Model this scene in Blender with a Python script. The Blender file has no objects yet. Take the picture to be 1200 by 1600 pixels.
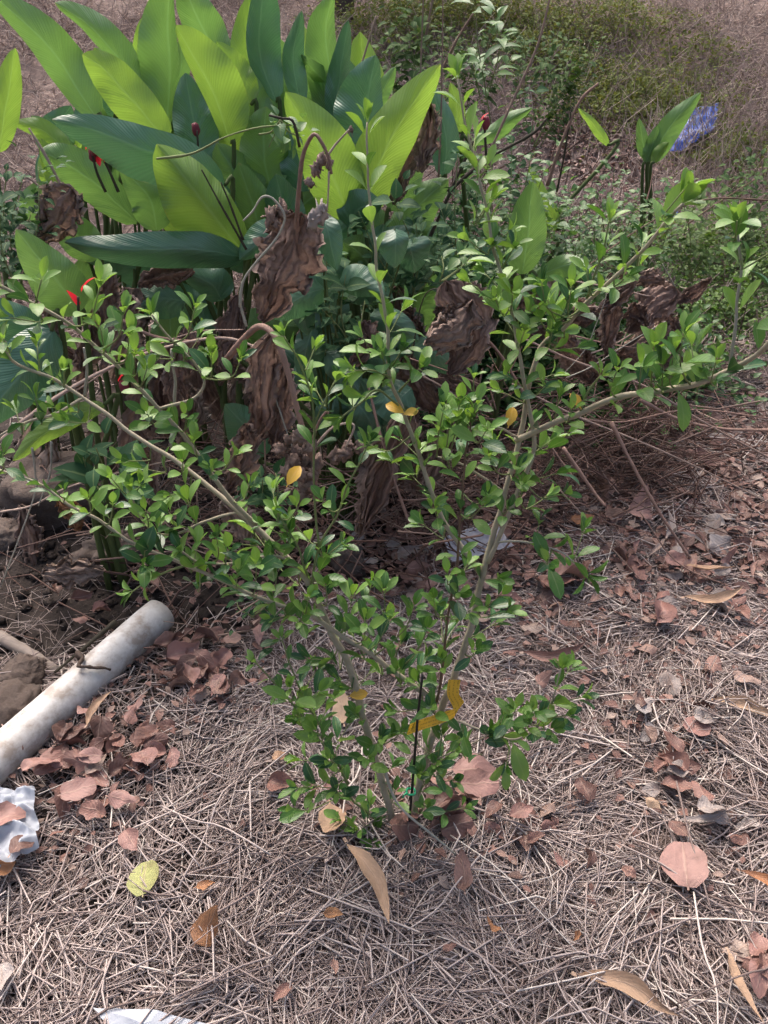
import bpy, math, random
import numpy as np
from mathutils import Vector, Matrix, noise

random.seed(7)
RNG = np.random.default_rng(7)
R = math.radians
SC = bpy.context.scene
COL = SC.collection

# ------------------------------------------------------------------ camera, sky, sun, exposure
CAM_Z, PITCH, F = 1.45, R(35.0), 1256.0          # F: focal length in photo pixels (1200 x 1600)
cam_d = bpy.data.cameras.new('camera')
cam = bpy.data.objects.new('camera', cam_d)
COL.objects.link(cam)
cam.location = (0, 0, CAM_Z)
cam.rotation_euler = (R(90) - PITCH, 0, 0)
cam_d.sensor_fit = 'VERTICAL'
cam_d.sensor_height = 36.0
cam_d.lens = 36.0 * F / 1600.0
cam_d.clip_start = 0.02
cam_d.clip_end = 800
SC.camera = cam

SUN_EL, SUN_AZ = 56.0, -22.0        # azimuth from +Y (away from the viewer), negative = left
w = bpy.data.worlds.new('World')
SC.world = w
w.use_nodes = True
nt = w.node_tree
nt.nodes.clear()
sky = nt.nodes.new('ShaderNodeTexSky')
sky.sky_type = 'NISHITA'
sky.sun_disc = False
sky.sun_elevation = R(SUN_EL)
sky.sun_rotation = R(SUN_AZ)
sky.air_density = 1.0
sky.dust_density = 7.0
sky.ozone_density = 0.6
bg = nt.nodes.new('ShaderNodeBackground')
bg.inputs['Strength'].default_value = 0.095
wo = nt.nodes.new('ShaderNodeOutputWorld')
nt.links.new(sky.outputs[0], bg.inputs['Color'])
nt.links.new(bg.outputs[0], wo.inputs['Surface'])

sd = bpy.data.lights.new('sun', 'SUN')
sd.energy = 1.5
sd.angle = R(45)
sd.color = (1.0, 0.95, 0.92)
sun = bpy.data.objects.new('sun', sd)
COL.objects.link(sun)
dirv = Vector((math.sin(R(SUN_AZ)) * math.cos(R(SUN_EL)), math.cos(R(SUN_AZ)) * math.cos(R(SUN_EL)), math.sin(R(SUN_EL))))
sun.rotation_euler = dirv.to_track_quat('Z', 'Y').to_euler()
sun.location = (0, 0, 6)

SC.view_settings.view_transform = 'Standard'
SC.view_settings.look = 'None'
SC.view_settings.gamma = 1.0
SC.view_settings.use_curve_mapping = False
SC.view_settings.exposure = 1.42
SC.render.engine = 'CYCLES'
SC.cycles.max_bounces = 4
SC.cycles.diffuse_bounces = 2
SC.cycles.glossy_bounces = 2
SC.cycles.transmission_bounces = 3
SC.cycles.use_adaptive_sampling = True
SC.cycles.adaptive_threshold = 0.04
SC.cycles.transparent_max_bounces = 6
SC.cycles.use_denoising = True

# ------------------------------------------------------------------ photo pixel -> place
CAM = Vector((0, 0, CAM_Z))
FWD = Vector((0, math.cos(PITCH), -math.sin(PITCH)))
UP = Vector((0, math.sin(PITCH), math.cos(PITCH)))


def ray(px, py):
    return FWD + Vector((1, 0, 0)) * ((px - 600) / F) + UP * ((800 - py) / F)


def P(px, py, Y):
    r = ray(px, py)
    return CAM + r * (Y / r.y)


def depth(p):
    return (p - CAM).dot(FWD)


def fbm(x, y, z=0.0, o=3):
    return noise.fractal(Vector((x, y, z)), 1.0, 2.0, o)


def H(x, y):
    t = max(0.0, y - 3.0)
    if t > 9:
        z = 0.30 * (81 / 9.5) + (1 - math.exp(-(t - 9) / 25)) * 5
    else:
        z = 0.30 * t * t / (t + 0.5)
    z += 0.022 * fbm(x * 1.7, y * 1.7) + 0.010 * fbm(x * 6, y * 6, 3, 2)
    if y > 3:
        z += min(1, (y - 3)) * 0.09 * fbm(x * 1.1, y * 1.1, 9)
    z -= 0.085 * math.exp(-((x + 0.98) / 0.42) ** 2 - ((y - 1.72) / 0.34) ** 2)
    z += 0.06 * math.exp(-((x + 0.35) / 0.7) ** 2 - ((y - 2.45) / 0.45) ** 2)
    z += 0.05 * math.exp(-((x + 1.25) / 0.35) ** 2 - ((y - 2.3) / 0.3) ** 2)
    return z


def G(px, py, lift=0.0):
    r = ray(px, py)
    t = 0.3
    while t < 40:
        p = CAM + r * t
        if p.z < H(p.x, p.y) + lift:
            break
        t += 0.03
    a, b = t - 0.03, t
    for _ in range(12):
        m = (a + b) / 2
        p = CAM + r * m
        if p.z < H(p.x, p.y) + lift:
            b = m
        else:
            a = m
    return CAM + r * b


# ------------------------------------------------------------------ materials
def srgb(r, g, b):
    f = lambda c: (c / 255 / 12.92) if c / 255 <= 0.04045 else ((c / 255 + 0.055) / 1.055) ** 2.4
    return (f(r), f(g), f(b), 1.0)


class NT:
    def __init__(self, name):
        self.m = bpy.data.materials.new(name)
        self.m.use_nodes = True
        self.t = self.m.node_tree
        self.t.nodes.clear()
        self.out = self.n('ShaderNodeOutputMaterial')

    def n(self, kind, **kw):
        nd = self.t.nodes.new(kind)
        for k, v in kw.items():
            setattr(nd, k, v)
        return nd

    def set(self, sock, v):
        if hasattr(v, 'is_linked') or isinstance(v, bpy.types.NodeSocket):
            self.t.links.new(v, sock)
        else:
            sock.default_value = v

    def math(self, op, a, b=0.0, c=None):
        nd = self.n('ShaderNodeMath', operation=op)
        self.set(nd.inputs[0], a)
        self.set(nd.inputs[1], b)
        if c is not None:
            self.set(nd.inputs[2], c)
        return nd.outputs[0]

    def mix(self, f, a, b, blend='MIX'):
        nd = self.n('ShaderNodeMix', data_type='RGBA', blend_type=blend)
        self.set(nd.inputs[0], f)
        self.set(nd.inputs[6], a)
        self.set(nd.inputs[7], b)
        return nd.outputs[2]

    def ramp(self, f, stops):
        nd = self.n('ShaderNodeValToRGB')
        while len(nd.color_ramp.elements) < len(stops):
            nd.color_ramp.elements.new(0.5)
        for e, (p, c) in zip(nd.color_ramp.elements, stops):
            e.position = p
            e.color = c
        self.set(nd.inputs[0], f)
        return nd.outputs[0]

    def noise(self, scale, detail=4, rough=0.55, vec=None, dist=0.0):
        nd = self.n('ShaderNodeTexNoise')
        nd.inputs['Scale'].default_value = scale
        nd.inputs['Detail'].default_value = detail
        nd.inputs['Roughness'].default_value = rough
        nd.inputs['Distortion'].default_value = dist
        if vec is not None:
            self.set(nd.inputs['Vector'], vec)
        return nd.outputs['Fac']

    def pos(self):
        return self.n('ShaderNodeNewGeometry').outputs['Position']

    def rnd(self):
        o = self.n('ShaderNodeObjectInfo').outputs['Random']
        i = self.n('ShaderNodeNewGeometry').outputs['Random Per Island']
        return self.math('FRACT', self.math('ADD', o, i))

    def bump(self, h, strength, dist=0.01):
        nd = self.n('ShaderNodeBump')
        nd.inputs['Strength'].default_value = strength
        nd.inputs['Distance'].default_value = dist
        self.set(nd.inputs['Height'], h)
        return nd.outputs[0]

    def bsdf(self, col, rough=0.6, spec=0.4, normal=None, **kw):
        b = self.n('ShaderNodeBsdfPrincipled')
        self.set(b.inputs['Base Color'], col)
        self.set(b.inputs['Roughness'], rough)
        b.inputs['Specular IOR Level'].default_value = spec
        if normal is not None:
            self.set(b.inputs['Normal'], normal)
        for k, v in kw.items():
            self.set(b.inputs[k], v)
        return b.outputs[0]

    def done(self, shader):
        self.t.links.new(shader, self.out.inputs['Surface'])
        return self.m


def leaf_mat(name, ca, cb, trans=0.35, tcol=None, rough=0.42, spec=0.45, veins='pin', rib=(0.25, 0.32, 0.12, 1)):
    k = NT(name)
    rnd = k.rnd()
    col = k.mix(rnd, ca, cb)
    nz = k.noise(22.0, 3, vec=k.pos())
    col = k.mix(k.math('MULTIPLY', nz, 0.45), col, tuple(c * 0.55 for c in ca[:3]) + (1,))
    uv = k.n('ShaderNodeUVMap').outputs[0]
    sp = k.n('ShaderNodeSeparateXYZ')
    k.set(sp.inputs[0], uv)
    au = k.math('ABSOLUTE', k.math('SUBTRACT', sp.outputs[0], 0.5))
    mid = k.math('SUBTRACT', 1.0, k.math('MULTIPLY', au, 26.0 if veins == 'canna' else 14.0))
    mid = k.math('MAXIMUM', mid, 0.0)
    if veins == 'canna':
        ph = k.math('ADD', k.math('MULTIPLY', sp.outputs[1], 210.0), k.math('MULTIPLY', k.math('SQRT', au), -95.0))
        st = k.math('SINE', ph)
        ph2 = k.math('ADD', k.math('MULTIPLY', sp.outputs[1], 52.0), k.math('MULTIPLY', k.math('SQRT', au), -24.0))
        st2 = k.math('SINE', ph2)
        hsum = k.math('ADD', k.math('MULTIPLY', st, 0.5), st2)
        hgt = k.math('ADD', hsum, k.math('MULTIPLY', mid, 3.0))
        col = k.mix(k.math('MULTIPLY', k.math('ADD', st, 1.0), 0.075), col, rib)
        nrm = k.bump(hgt, 0.35, 0.0016)
        wn = k.noise(34, 4, 0.6, vec=k.pos())
        tipw = k.math('ADD', sp.outputs[1], k.math('MULTIPLY', wn, 0.10))
        edgw = k.math('ADD', k.math('MULTIPLY', au, 2.0), k.math('MULTIPLY', wn, 0.22))
        wear = k.math('MAXIMUM', k.math('MULTIPLY', k.math('SUBTRACT', tipw, 1.03), 30.0), k.math('MULTIPLY', k.math('SUBTRACT', edgw, 1.10), 22.0))
        wear = k.math('MINIMUM', k.math('MAXIMUM', wear, 0.0), 1.0)
        col = k.mix(k.math('MULTIPLY', wear, 0.75), col, (0.34, 0.24, 0.09, 1))
        pal = k.noise(5, 2, vec=k.pos())
        col = k.mix(k.math('MULTIPLY', pal, 0.35), col, (ca[0] * 1.7, ca[1] * 1.3, ca[2] * 1.1, 1))
    else:
        ph = k.math('ADD', k.math('MULTIPLY', sp.outputs[1], 44.0), k.math('MULTIPLY', au, -26.0))
        hgt = k.math('ADD', k.math('SINE', ph), k.math('MULTIPLY', mid, 2.0))
        nrm = k.bump(hgt, 0.14, 0.0005)
        spt = k.ramp(k.noise(170, 2, 0.5, vec=k.pos()), [(0.66, (0, 0, 0, 1)), (0.72, (1, 1, 1, 1))])
        old = k.ramp(rnd, [(0.72, (0, 0, 0, 1)), (0.8, (1, 1, 1, 1))])
        col = k.mix(k.math('MULTIPLY', k.math('MULTIPLY', spt, old), 0.6), col, (0.2, 0.13, 0.05, 1))
    col = k.mix(k.math('MULTIPLY', mid, 0.55), col, rib)
    sh = k.bsdf(col, rough, spec, nrm)
    tr = k.n('ShaderNodeBsdfTranslucent')
    tc = k.mix(0.6, col, tcol or (ca[0] * 2.2, ca[1] * 1.9, ca[2] * 0.6, 1))
    k.set(tr.inputs[0], tc)
    k.set(tr.inputs['Normal'], nrm)
    mx = k.n('ShaderNodeMixShader')
    mx.inputs[0].default_value = trans
    k.t.links.new(sh, mx.inputs[1])
    k.t.links.new(tr.outputs[0], mx.inputs[2])
    return k.done(mx.outputs[0])


def dry_mat(name, stops, rough=0.8, scale=30.0, bump=0.5, trans=0.12, spec=0.2, spots=0.5, stripes=None):
    k = NT(name)
    col = k.ramp(k.rnd(), stops)
    n1 = k.noise(scale, 5 if bump > 0 else 1, 0.6, vec=k.pos())
    col = k.mix(k.math('MULTIPLY', k.math('POWER', n1, 2.0), spots * 2), col, (0.05, 0.03, 0.022, 1))
    if bump <= 0:
        return k.done(k.bsdf(col, rough, spec))
    n2 = k.noise(scale * 5, 3, vec=k.pos())
    col = k.mix(k.math('MULTIPLY', n2, 0.25), col, (0.36, 0.27, 0.22, 1))
    if bump <= 0:
        return k.done(k.bsdf(col, rough, spec))
    hh = k.math('ADD', n1, k.math('MULTIPLY', n2, 0.4))
    if stripes:
        sp = k.n('ShaderNodeSeparateXYZ')
        k.set(sp.inputs[0], k.n('ShaderNodeUVMap').outputs[0])
        if stripes == 'long':
            ph = k.math('ADD', k.math('MULTIPLY', sp.outputs[0], 60.0), k.math('MULTIPLY', n1, 16.0))
            st = k.math('SINE', ph)
            hh = k.math('ADD', hh, k.math('MULTIPLY', st, 0.35))
            col = k.mix(k.math('MULTIPLY', k.math('ADD', st, 1.0), 0.14), col, (0.46, 0.33, 0.26, 1))
            eg = k.math('MULTIPLY', k.math('ABSOLUTE', k.math('SUBTRACT', sp.outputs[0], 0.5)), 2.0)
            col = k.mix(k.math('MULTIPLY', k.math('POWER', eg, 5.0), 0.5), col, (0.55, 0.43, 0.36, 1))
            bl = k.ramp(k.noise(12, 4, 0.65, vec=k.pos()), [(0.48, (0, 0, 0, 1)), (0.66, (1, 1, 1, 1))])
            col = k.mix(k.math('MULTIPLY', bl, 0.6), col, (0.09, 0.05, 0.04, 1))
        else:
            au = k.math('ABSOLUTE', k.math('SUBTRACT', sp.outputs[0], 0.5))
            mid = k.math('MAXIMUM', k.math('SUBTRACT', 1.0, k.math('MULTIPLY', au, 22.0)), 0.0)
            st = k.math('SINE', k.math('ADD', k.math('MULTIPLY', sp.outputs[1], 40.0), k.math('MULTIPLY', au, -34.0)))
            hh = k.math('ADD', hh, k.math('ADD', k.math('MULTIPLY', mid, 0.5), k.math('MULTIPLY', st, 0.07)))
            col = k.mix(k.math('MULTIPLY', mid, 0.45), col, (0.5, 0.34, 0.26, 1))
            blotch = k.ramp(k.noise(16, 3, 0.6, vec=k.pos()), [(0.5, (0, 0, 0, 1)), (0.68, (1, 1, 1, 1))])
            col = k.mix(k.math('MULTIPLY', blotch, 0.55), col, (0.09, 0.045, 0.035, 1))
    nrm = k.bump(hh, bump, 0.006)
    sh = k.bsdf(col, rough, spec, nrm)
    if trans <= 0:
        return k.done(sh)
    tr = k.n('ShaderNodeBsdfTranslucent')
    k.set(tr.inputs[0], col)
    mx = k.n('ShaderNodeMixShader')
    mx.inputs[0].default_value = trans
    k.t.links.new(sh, mx.inputs[1])
    k.t.links.new(tr.outputs[0], mx.inputs[2])
    return k.done(mx.outputs[0])


M = {}
M['shrub_leaf'] = leaf_mat('shrub_leaf', (0.06, 0.155, 0.032, 1), (0.11, 0.24, 0.045, 1), 0.28, rough=0.38, spec=0.5)
M['shrub_leaf_dark'] = leaf_mat('shrub_leaf_dark', (0.027, 0.09, 0.032, 1), (0.05, 0.14, 0.042, 1), 0.2, rough=0.34, spec=0.55)
M['shrub_leaf_young'] = leaf_mat('shrub_leaf_young', (0.15, 0.295, 0.06, 1), (0.22, 0.37, 0.10, 1), 0.34, rough=0.4, spec=0.5)
M['yellow_leaf'] = leaf_mat('yellow_leaf', (0.72, 0.42, 0.05, 1), (0.75, 0.5, 0.12, 1), 0.3, tcol=(0.8, 0.5, 0.08, 1), rib=(0.7, 0.45, 0.15, 1))
M['canna_bright'] = leaf_mat('canna_bright', (0.14, 0.27, 0.05, 1), (0.19, 0.32, 0.055, 1), 0.42, tcol=(0.32, 0.52, 0.055, 1), rough=0.36, spec=0.65, veins='canna', rib=(0.28, 0.43, 0.16, 1))  # yellow-green of light coming through the blade, put into the leaf colour
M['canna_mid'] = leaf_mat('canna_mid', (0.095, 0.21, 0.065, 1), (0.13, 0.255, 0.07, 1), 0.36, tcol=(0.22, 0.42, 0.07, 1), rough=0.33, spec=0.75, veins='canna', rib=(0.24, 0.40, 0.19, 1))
M['canna_blue'] = leaf_mat('canna_blue', (0.055, 0.155, 0.085, 1), (0.08, 0.195, 0.10, 1), 0.22, tcol=(0.1, 0.26, 0.08, 1), rough=0.3, spec=0.9, veins='canna', rib=(0.18, 0.33, 0.2, 1))  # glaucous upper side, with the sky's bluish reflection put into the colour
M['weed_leaf'] = leaf_mat('weed_leaf', (0.075, 0.17, 0.06, 1), (0.14, 0.26, 0.07, 1), 0.3)
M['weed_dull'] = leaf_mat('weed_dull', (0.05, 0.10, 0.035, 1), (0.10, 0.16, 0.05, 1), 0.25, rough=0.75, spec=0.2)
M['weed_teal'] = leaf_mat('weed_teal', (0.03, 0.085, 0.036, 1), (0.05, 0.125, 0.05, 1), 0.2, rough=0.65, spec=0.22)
M['cover_leaf'] = leaf_mat('cover_leaf', (0.075, 0.15, 0.035, 1), (0.17, 0.26, 0.06, 1), 0.3, rough=0.6)
M['cover_dull'] = leaf_mat('cover_dull', (0.115, 0.135, 0.045, 1), (0.18, 0.215, 0.07, 1), 0.25, rough=0.8, spec=0.15)

M['litter'] = dry_mat('litter', [(0.0, (0.10, 0.045, 0.038, 1)), (0.3, (0.19, 0.085, 0.07, 1)), (0.65, (0.27, 0.13, 0.105, 1)), (0.85, (0.34, 0.20, 0.16, 1)), (1.0, (0.40, 0.31, 0.26, 1))], 0.55, 40, 0.4, 0.1, 0.4, 0.28, stripes='pin')
M['litter_pink'] = dry_mat('litter_pink', [(0.0, (0.29, 0.135, 0.115, 1)), (1.0, (0.40, 0.22, 0.19, 1))], 0.55, 60, 0.3, 0.1, 0.4, 0.2, stripes='pin')
M['litter_tan'] = dry_mat('litter_tan', [(0.0, (0.46, 0.27, 0.16, 1)), (1.0, (0.52, 0.36, 0.24, 1))], 0.6, 50, 0.3, 0.12, 0.3, 0.15, stripes='pin')
M['litter_orange'] = dry_mat('litter_orange', [(0.0, (0.40, 0.16, 0.06, 1)), (1.0, (0.42, 0.2, 0.08, 1))], 0.6, 40, 0.4, 0.12, 0.3, 0.3, stripes='pin')
M['litter_olive'] = dry_mat('litter_olive', [(0.0, (0.36, 0.38, 0.12, 1)), (1.0, (0.40, 0.42, 0.15, 1))], 0.55, 70, 0.3, 0.15, 0.3, 0.15, stripes='pin')
M['litter_grey'] = dry_mat('litter_grey', [(0.0, (0.33, 0.28, 0.26, 1)), (1.0, (0.48, 0.43, 0.41, 1))], 0.8, 45, 0.5, 0.1, 0.2, 0.3, stripes='pin')
M['dead'] = dry_mat('dead', [(0.0, (0.17, 0.095, 0.075, 1)), (0.5, (0.26, 0.155, 0.125, 1)), (1.0, (0.36, 0.24, 0.195, 1))], 0.65, 25, 0.5, 0.2, 0.3, 0.3, stripes='long')
M['dead_pale'] = dry_mat('dead_pale', [(0.0, (0.34, 0.225, 0.175, 1)), (1.0, (0.46, 0.34, 0.27, 1))], 0.65, 30, 0.5, 0.2, 0.3, 0.3, stripes='long')
M['straw'] = dry_mat('straw', [(0.0, (0.17, 0.125, 0.112, 1)), (0.22, (0.31, 0.24, 0.22, 1)), (0.6, (0.465, 0.38, 0.35, 1)), (0.88, (0.60, 0.505, 0.46, 1)), (1.0, (0.75, 0.665, 0.585, 1))], 0.75, 60, 0.0, 0.0, 0.2, 0.15)
M['straw_fine'] = dry_mat('straw_fine', [(0.0, (0.18, 0.135, 0.122, 1)), (0.6, (0.38, 0.305, 0.28, 1)), (1.0, (0.55, 0.46, 0.42, 1))], 0.8, 60, 0.0, 0.0, 0.2, 0.15)
M['hill_grass'] = dry_mat('hill_grass', [(0.0, (0.20, 0.145, 0.13, 1)), (0.6, (0.40, 0.31, 0.28, 1)), (1.0, (0.58, 0.47, 0.40, 1))], 0.85, 8, 0.0, 0.0, 0.15, 0.2)
M['dry_stem'] = dry_mat('dry_stem', [(0.0, (0.09, 0.05, 0.04, 1)), (0.6, (0.22, 0.135, 0.11, 1)), (1.0, (0.38, 0.27, 0.22, 1))], 0.8, 30, 0.0, 0.0, 0.2, 0.3)
M['cane'] = dry_mat('cane', [(0.0, (0.27, 0.18, 0.14, 1)), (0.5, (0.40, 0.29, 0.235, 1)), (1.0, (0.50, 0.39, 0.32, 1))], 0.7, 55, 0.6, 0.0, 0.25, 0.45)
M['cane_red'] = dry_mat('cane_red', [(0.0, (0.22, 0.125, 0.095, 1)), (1.0, (0.34, 0.205, 0.16, 1))], 0.65, 55, 0.6, 0.0, 0.25, 0.45)
M['pod'] = dry_mat('pod', [(0.0, (0.24, 0.16, 0.13, 1)), (1.0, (0.36, 0.26, 0.22, 1))], 0.8, 90, 1.0, 0.0, 0.2, 0.5)
M['stone'] = dry_mat('stone', [(0.0, (0.06, 0.05, 0.046, 1)), (1.0, (0.10, 0.085, 0.078, 1))], 0.95, 35, 1.0, 0.001, 0.15, 0.6)


def bark(name, a, b, scale=80):
    k = NT(name)
    n1 = k.noise(scale, 5, 0.65, vec=k.pos())
    n2 = k.noise(scale * 0.2, 3, vec=k.pos())
    col = k.mix(n1, a, b)
    col = k.mix(k.math('MULTIPLY', n2, 0.5), col, (a[0] * 0.6, a[1] * 0.75, a[2] * 0.55, 1))
    return k.done(k.bsdf(col, 0.75, 0.25, k.bump(n1, 0.6, 0.002)))


M['bark'] = bark('bark', (0.29, 0.235, 0.17, 1), (0.55, 0.47, 0.37, 1))
M['twig_green'] = bark('twig_green', (0.17, 0.2, 0.08, 1), (0.26, 0.28, 0.13, 1), 120)
M['twig_red'] = bark('twig_red', (0.14, 0.085, 0.06, 1), (0.22, 0.14, 0.1, 1), 120)
M['canna_stem'] = bark('canna_stem', (0.05, 0.075, 0.025, 1), (0.12, 0.15, 0.05, 1), 30)
M['dark_stem'] = bark('dark_stem', (0.035, 0.03, 0.022, 1), (0.08, 0.065, 0.045, 1), 60)
M['root_dark'] = bark('root_dark', (0.045, 0.03, 0.024, 1), (0.16, 0.11, 0.085, 1), 70)
M['trunk'] = bark('trunk', (0.07, 0.045, 0.04, 1), (0.15, 0.1, 0.09, 1), 20)
M['grey_twig'] = bark('grey_twig', (0.3, 0.27, 0.23, 1), (0.46, 0.42, 0.37, 1), 90)
M['root'] = bark('root', (0.17, 0.13, 0.115, 1), (0.34, 0.28, 0.25, 1), 40)


def flat(name, col, rough=0.6, spec=0.4, **kw):
    k = NT(name)
    return k.done(k.bsdf(col, rough, spec, None, **kw))


M['stake'] = flat('stake', (0.018, 0.016, 0.014, 1), 0.55)
M['green_tie'] = flat('green_tie', (0.02, 0.33, 0.15, 1), 0.4)
M['red_petal'] = leaf_mat('red_petal', (0.72, 0.02, 0.04, 1), (0.8, 0.04, 0.06, 1), 0.4, tcol=(0.95, 0.03, 0.05, 1), rib=(0.5, 0.02, 0.03, 1))
M['dark_bud'] = flat('dark_bud', (0.16, 0.022, 0.035, 1), 0.7)
M['white_flower'] = flat('white_flower', (0.72, 0.74, 0.66, 1), 0.6)

# soil and dry slope
k = NT('soil')
pos = k.pos()
n1 = k.noise(9, 6, 0.65, vec=pos)
n2 = k.noise(55, 4, 0.6, vec=pos)
n3 = k.noise(1.3, 3, vec=pos)
soil = k.ramp(n1, [(0.25, (0.012, 0.0095, 0.009, 1)), (0.5, (0.026, 0.021, 0.019, 1)), (0.75, (0.06, 0.048, 0.044, 1))])
hill = k.ramp(n1, [(0.25, (0.12, 0.086, 0.075, 1)), (0.55, (0.26, 0.19, 0.165, 1)), (0.8, (0.40, 0.31, 0.27, 1))])
att = k.n('ShaderNodeAttribute', attribute_name='dry')
col = k.mix(att.outputs['Fac'], soil, hill)
col = k.mix(k.math('MULTIPLY', n2, 0.5), col, (0.06, 0.045, 0.038, 1))
M['soil'] = k.done(k.bsdf(col, 0.95, 0.15, k.bump(k.math('ADD', n1, k.math('MULTIPLY', n2, 0.5)), 0.9, 0.02)))

# muddy white plastic pipe
k = NT('pipe')
tc = k.n('ShaderNodeTexCoord').outputs['Object']
n1 = k.noise(13, 8, 0.68, vec=tc)
n2 = k.noise(50, 4, 0.6, vec=tc)
mud = k.ramp(n1, [(0.43, (0, 0, 0, 1)), (0.51, (0.4, 0.4, 0.4, 1)), (0.6, (1, 1, 1, 1))])
sp = k.n('ShaderNodeSeparateXYZ')
k.set(sp.inputs[0], tc)
up = k.ramp(k.math('ADD', sp.outputs[0], k.math('MULTIPLY', n1, 0.06)), [(0.0, (1, 1, 1, 1)), (0.06, (0, 0, 0, 1))])
col = k.mix(k.math('MULTIPLY', mud, 0.75), (0.72, 0.70, 0.68, 1), (0.27, 0.20, 0.15, 1))
col = k.mix(k.math('MULTIPLY', k.math('MULTIPLY', up, n2), 0.6), col, (0.17, 0.13, 0.1, 1))
spk = k.ramp(n2, [(0.66, (0, 0, 0, 1)), (0.72, (1, 1, 1, 1))])
col = k.mix(k.math('MULTIPLY', spk, 0.5), col, (0.2, 0.16, 0.13, 1))
M['pipe'] = k.done(k.bsdf(col, 0.42, 0.4, k.bump(n2, 0.1, 0.002)))
M['pipe_inside'] = flat('pipe_inside', (0.3, 0.28, 0.26, 1), 0.7)

# thin plastics
k = NT('white_film')
n1 = k.noise(14, 4, vec=k.pos())
col = k.mix(n1, (0.42, 0.46, 0.55, 1), (0.62, 0.64, 0.68, 1))
sh = k.bsdf(col, 0.4, 0.5, k.bump(n1, 0.3, 0.01))
tr = k.n('ShaderNodeBsdfTranslucent')
k.set(tr.inputs[0], col)
mx = k.n('ShaderNodeMixShader')
mx.inputs[0].default_value = 0.3
k.t.links.new(sh, mx.inputs[1])
k.t.links.new(tr.outputs[0], mx.inputs[2])
M['white_film'] = k.done(mx.outputs[0])
k = NT('clear_film')
n1 = k.noise(40, 4, vec=k.pos())
sh = k.bsdf((0.55, 0.57, 0.68, 1), 0.22, 0.6, k.bump(n1, 0.5, 0.01))
tr = k.n('ShaderNodeBsdfTransparent')
mx = k.n('ShaderNodeMixShader')
mx.inputs[0].default_value = 0.42
k.t.links.new(sh, mx.inputs[1])
k.t.links.new(tr.outputs[0], mx.inputs[2])
M['clear_film'] = k.done(mx.outputs[0])
k = NT('blue_print')
pos = k.pos()
n1 = k.noise(11, 3, 0.5, vec=pos, dist=1.0)
col = k.ramp(n1, [(0.48, (0.02, 0.05, 0.26, 1)), (0.6, (0.05, 0.10, 0.36, 1)), (0.68, (0.34, 0.38, 0.48, 1))])
M['blue_print'] = k.done(k.bsdf(col, 0.45, 0.4))
k = NT('ribbon')
uv = k.n('ShaderNodeUVMap').outputs[0]
sp = k.n('ShaderNodeSeparateXYZ')
k.set(sp.inputs[0], uv)
ln = k.math('LESS_THAN', k.math('ABSOLUTE', k.math('SUBTRACT', k.math('FRACT', k.math('MULTIPLY', sp.outputs[0], 3.0)), 0.5)), 0.17)
ch = k.math('GREATER_THAN', k.noise(1.0, 1, vec=k.mix(1.0, uv, (2.0, 90.0, 1.0, 1), 'MULTIPLY')), 0.5)
col = k.mix(k.math('MULTIPLY', k.math('MULTIPLY', ln, ch), 0.55), (0.72, 0.40, 0.03, 1), (0.18, 0.09, 0.02, 1))
M['ribbon'] = k.done(k.bsdf(col, 0.45, 0.4))


# ------------------------------------------------------------------ builders
def link(o, parent=None):
    COL.objects.link(o)
    if parent is not None:
        o.parent = parent
        o.matrix_parent_inverse = parent.matrix_world.inverted() if parent.type != 'EMPTY' else Matrix.Translation(-parent.location)
    return o


def mesh_np(name, V, faces, mat, uv=None, smooth=True):
    """V (n,3); faces: array (m,3|4) or list of lists"""
    me = bpy.data.meshes.new(name)
    if isinstance(faces, np.ndarray):
        m, kk = faces.shape
        me.vertices.add(len(V))
        me.vertices.foreach_set('co', np.asarray(V, dtype=np.float32).ravel())
        me.loops.add(m * kk)
        me.loops.foreach_set('vertex_index', faces.astype(np.int32).ravel())
        me.polygons.add(m)
        me.polygons.foreach_set('loop_start', np.arange(0, m * kk, kk, dtype=np.int32))
        me.polygons.foreach_set('loop_total', np.full(m, kk, dtype=np.int32))
        me.update(calc_edges=True)
    else:
        me.from_pydata([tuple(v) for v in V], [], faces)
        me.update()
    if uv is not None:
        ul = me.uv_layers.new(name='UVMap')
        idx = np.empty(len(me.loops), dtype=np.int32)
        me.loops.foreach_get('vertex_index', idx)
        ul.data.foreach_set('uv', np.asarray(uv, dtype=np.float32)[idx].ravel())
    if smooth:
        me.polygons.foreach_set('use_smooth', np.ones(len(me.polygons), dtype=bool))
    if mat is not None:
        me.materials.append(M[mat] if isinstance(mat, str) else mat)
    return me


def obj(name, me, parent=None):
    return link(bpy.data.objects.new(name, me), parent)


def empty(name, loc):
    o = bpy.data.objects.new(name, None)
    o.empty_display_size = 0.05
    o.location = loc
    COL.objects.link(o)
    return o


def tag(o, label=None, cat=None, group=None, kind=None):
    for kk, v in (('label', label), ('category', cat), ('group', group), ('kind', kind)):
        if v:
            o[kk] = v
    return o


def spline(pts, n):
    """Catmull-Rom through Vectors"""
    pts = [Vector(p) for p in pts]
    if len(pts) == 2:
        return [pts[0].lerp(pts[1], i / (n - 1)) for i in range(n)]
    ext = [pts[0] * 2 - pts[1]] + pts + [pts[-1] * 2 - pts[-2]]
    out = []
    segs = len(pts) - 1
    for i in range(n):
        t = i / (n - 1) * segs
        s = min(int(t), segs - 1)
        u = t - s
        a, b, c, d = ext[s:s + 4]
        out.append(0.5 * ((2 * b) + (c - a) * u + (2 * a - 5 * b + 4 * c - d) * u * u + (3 * b - 3 * c + d - a) * u ** 3))
    return out


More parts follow.
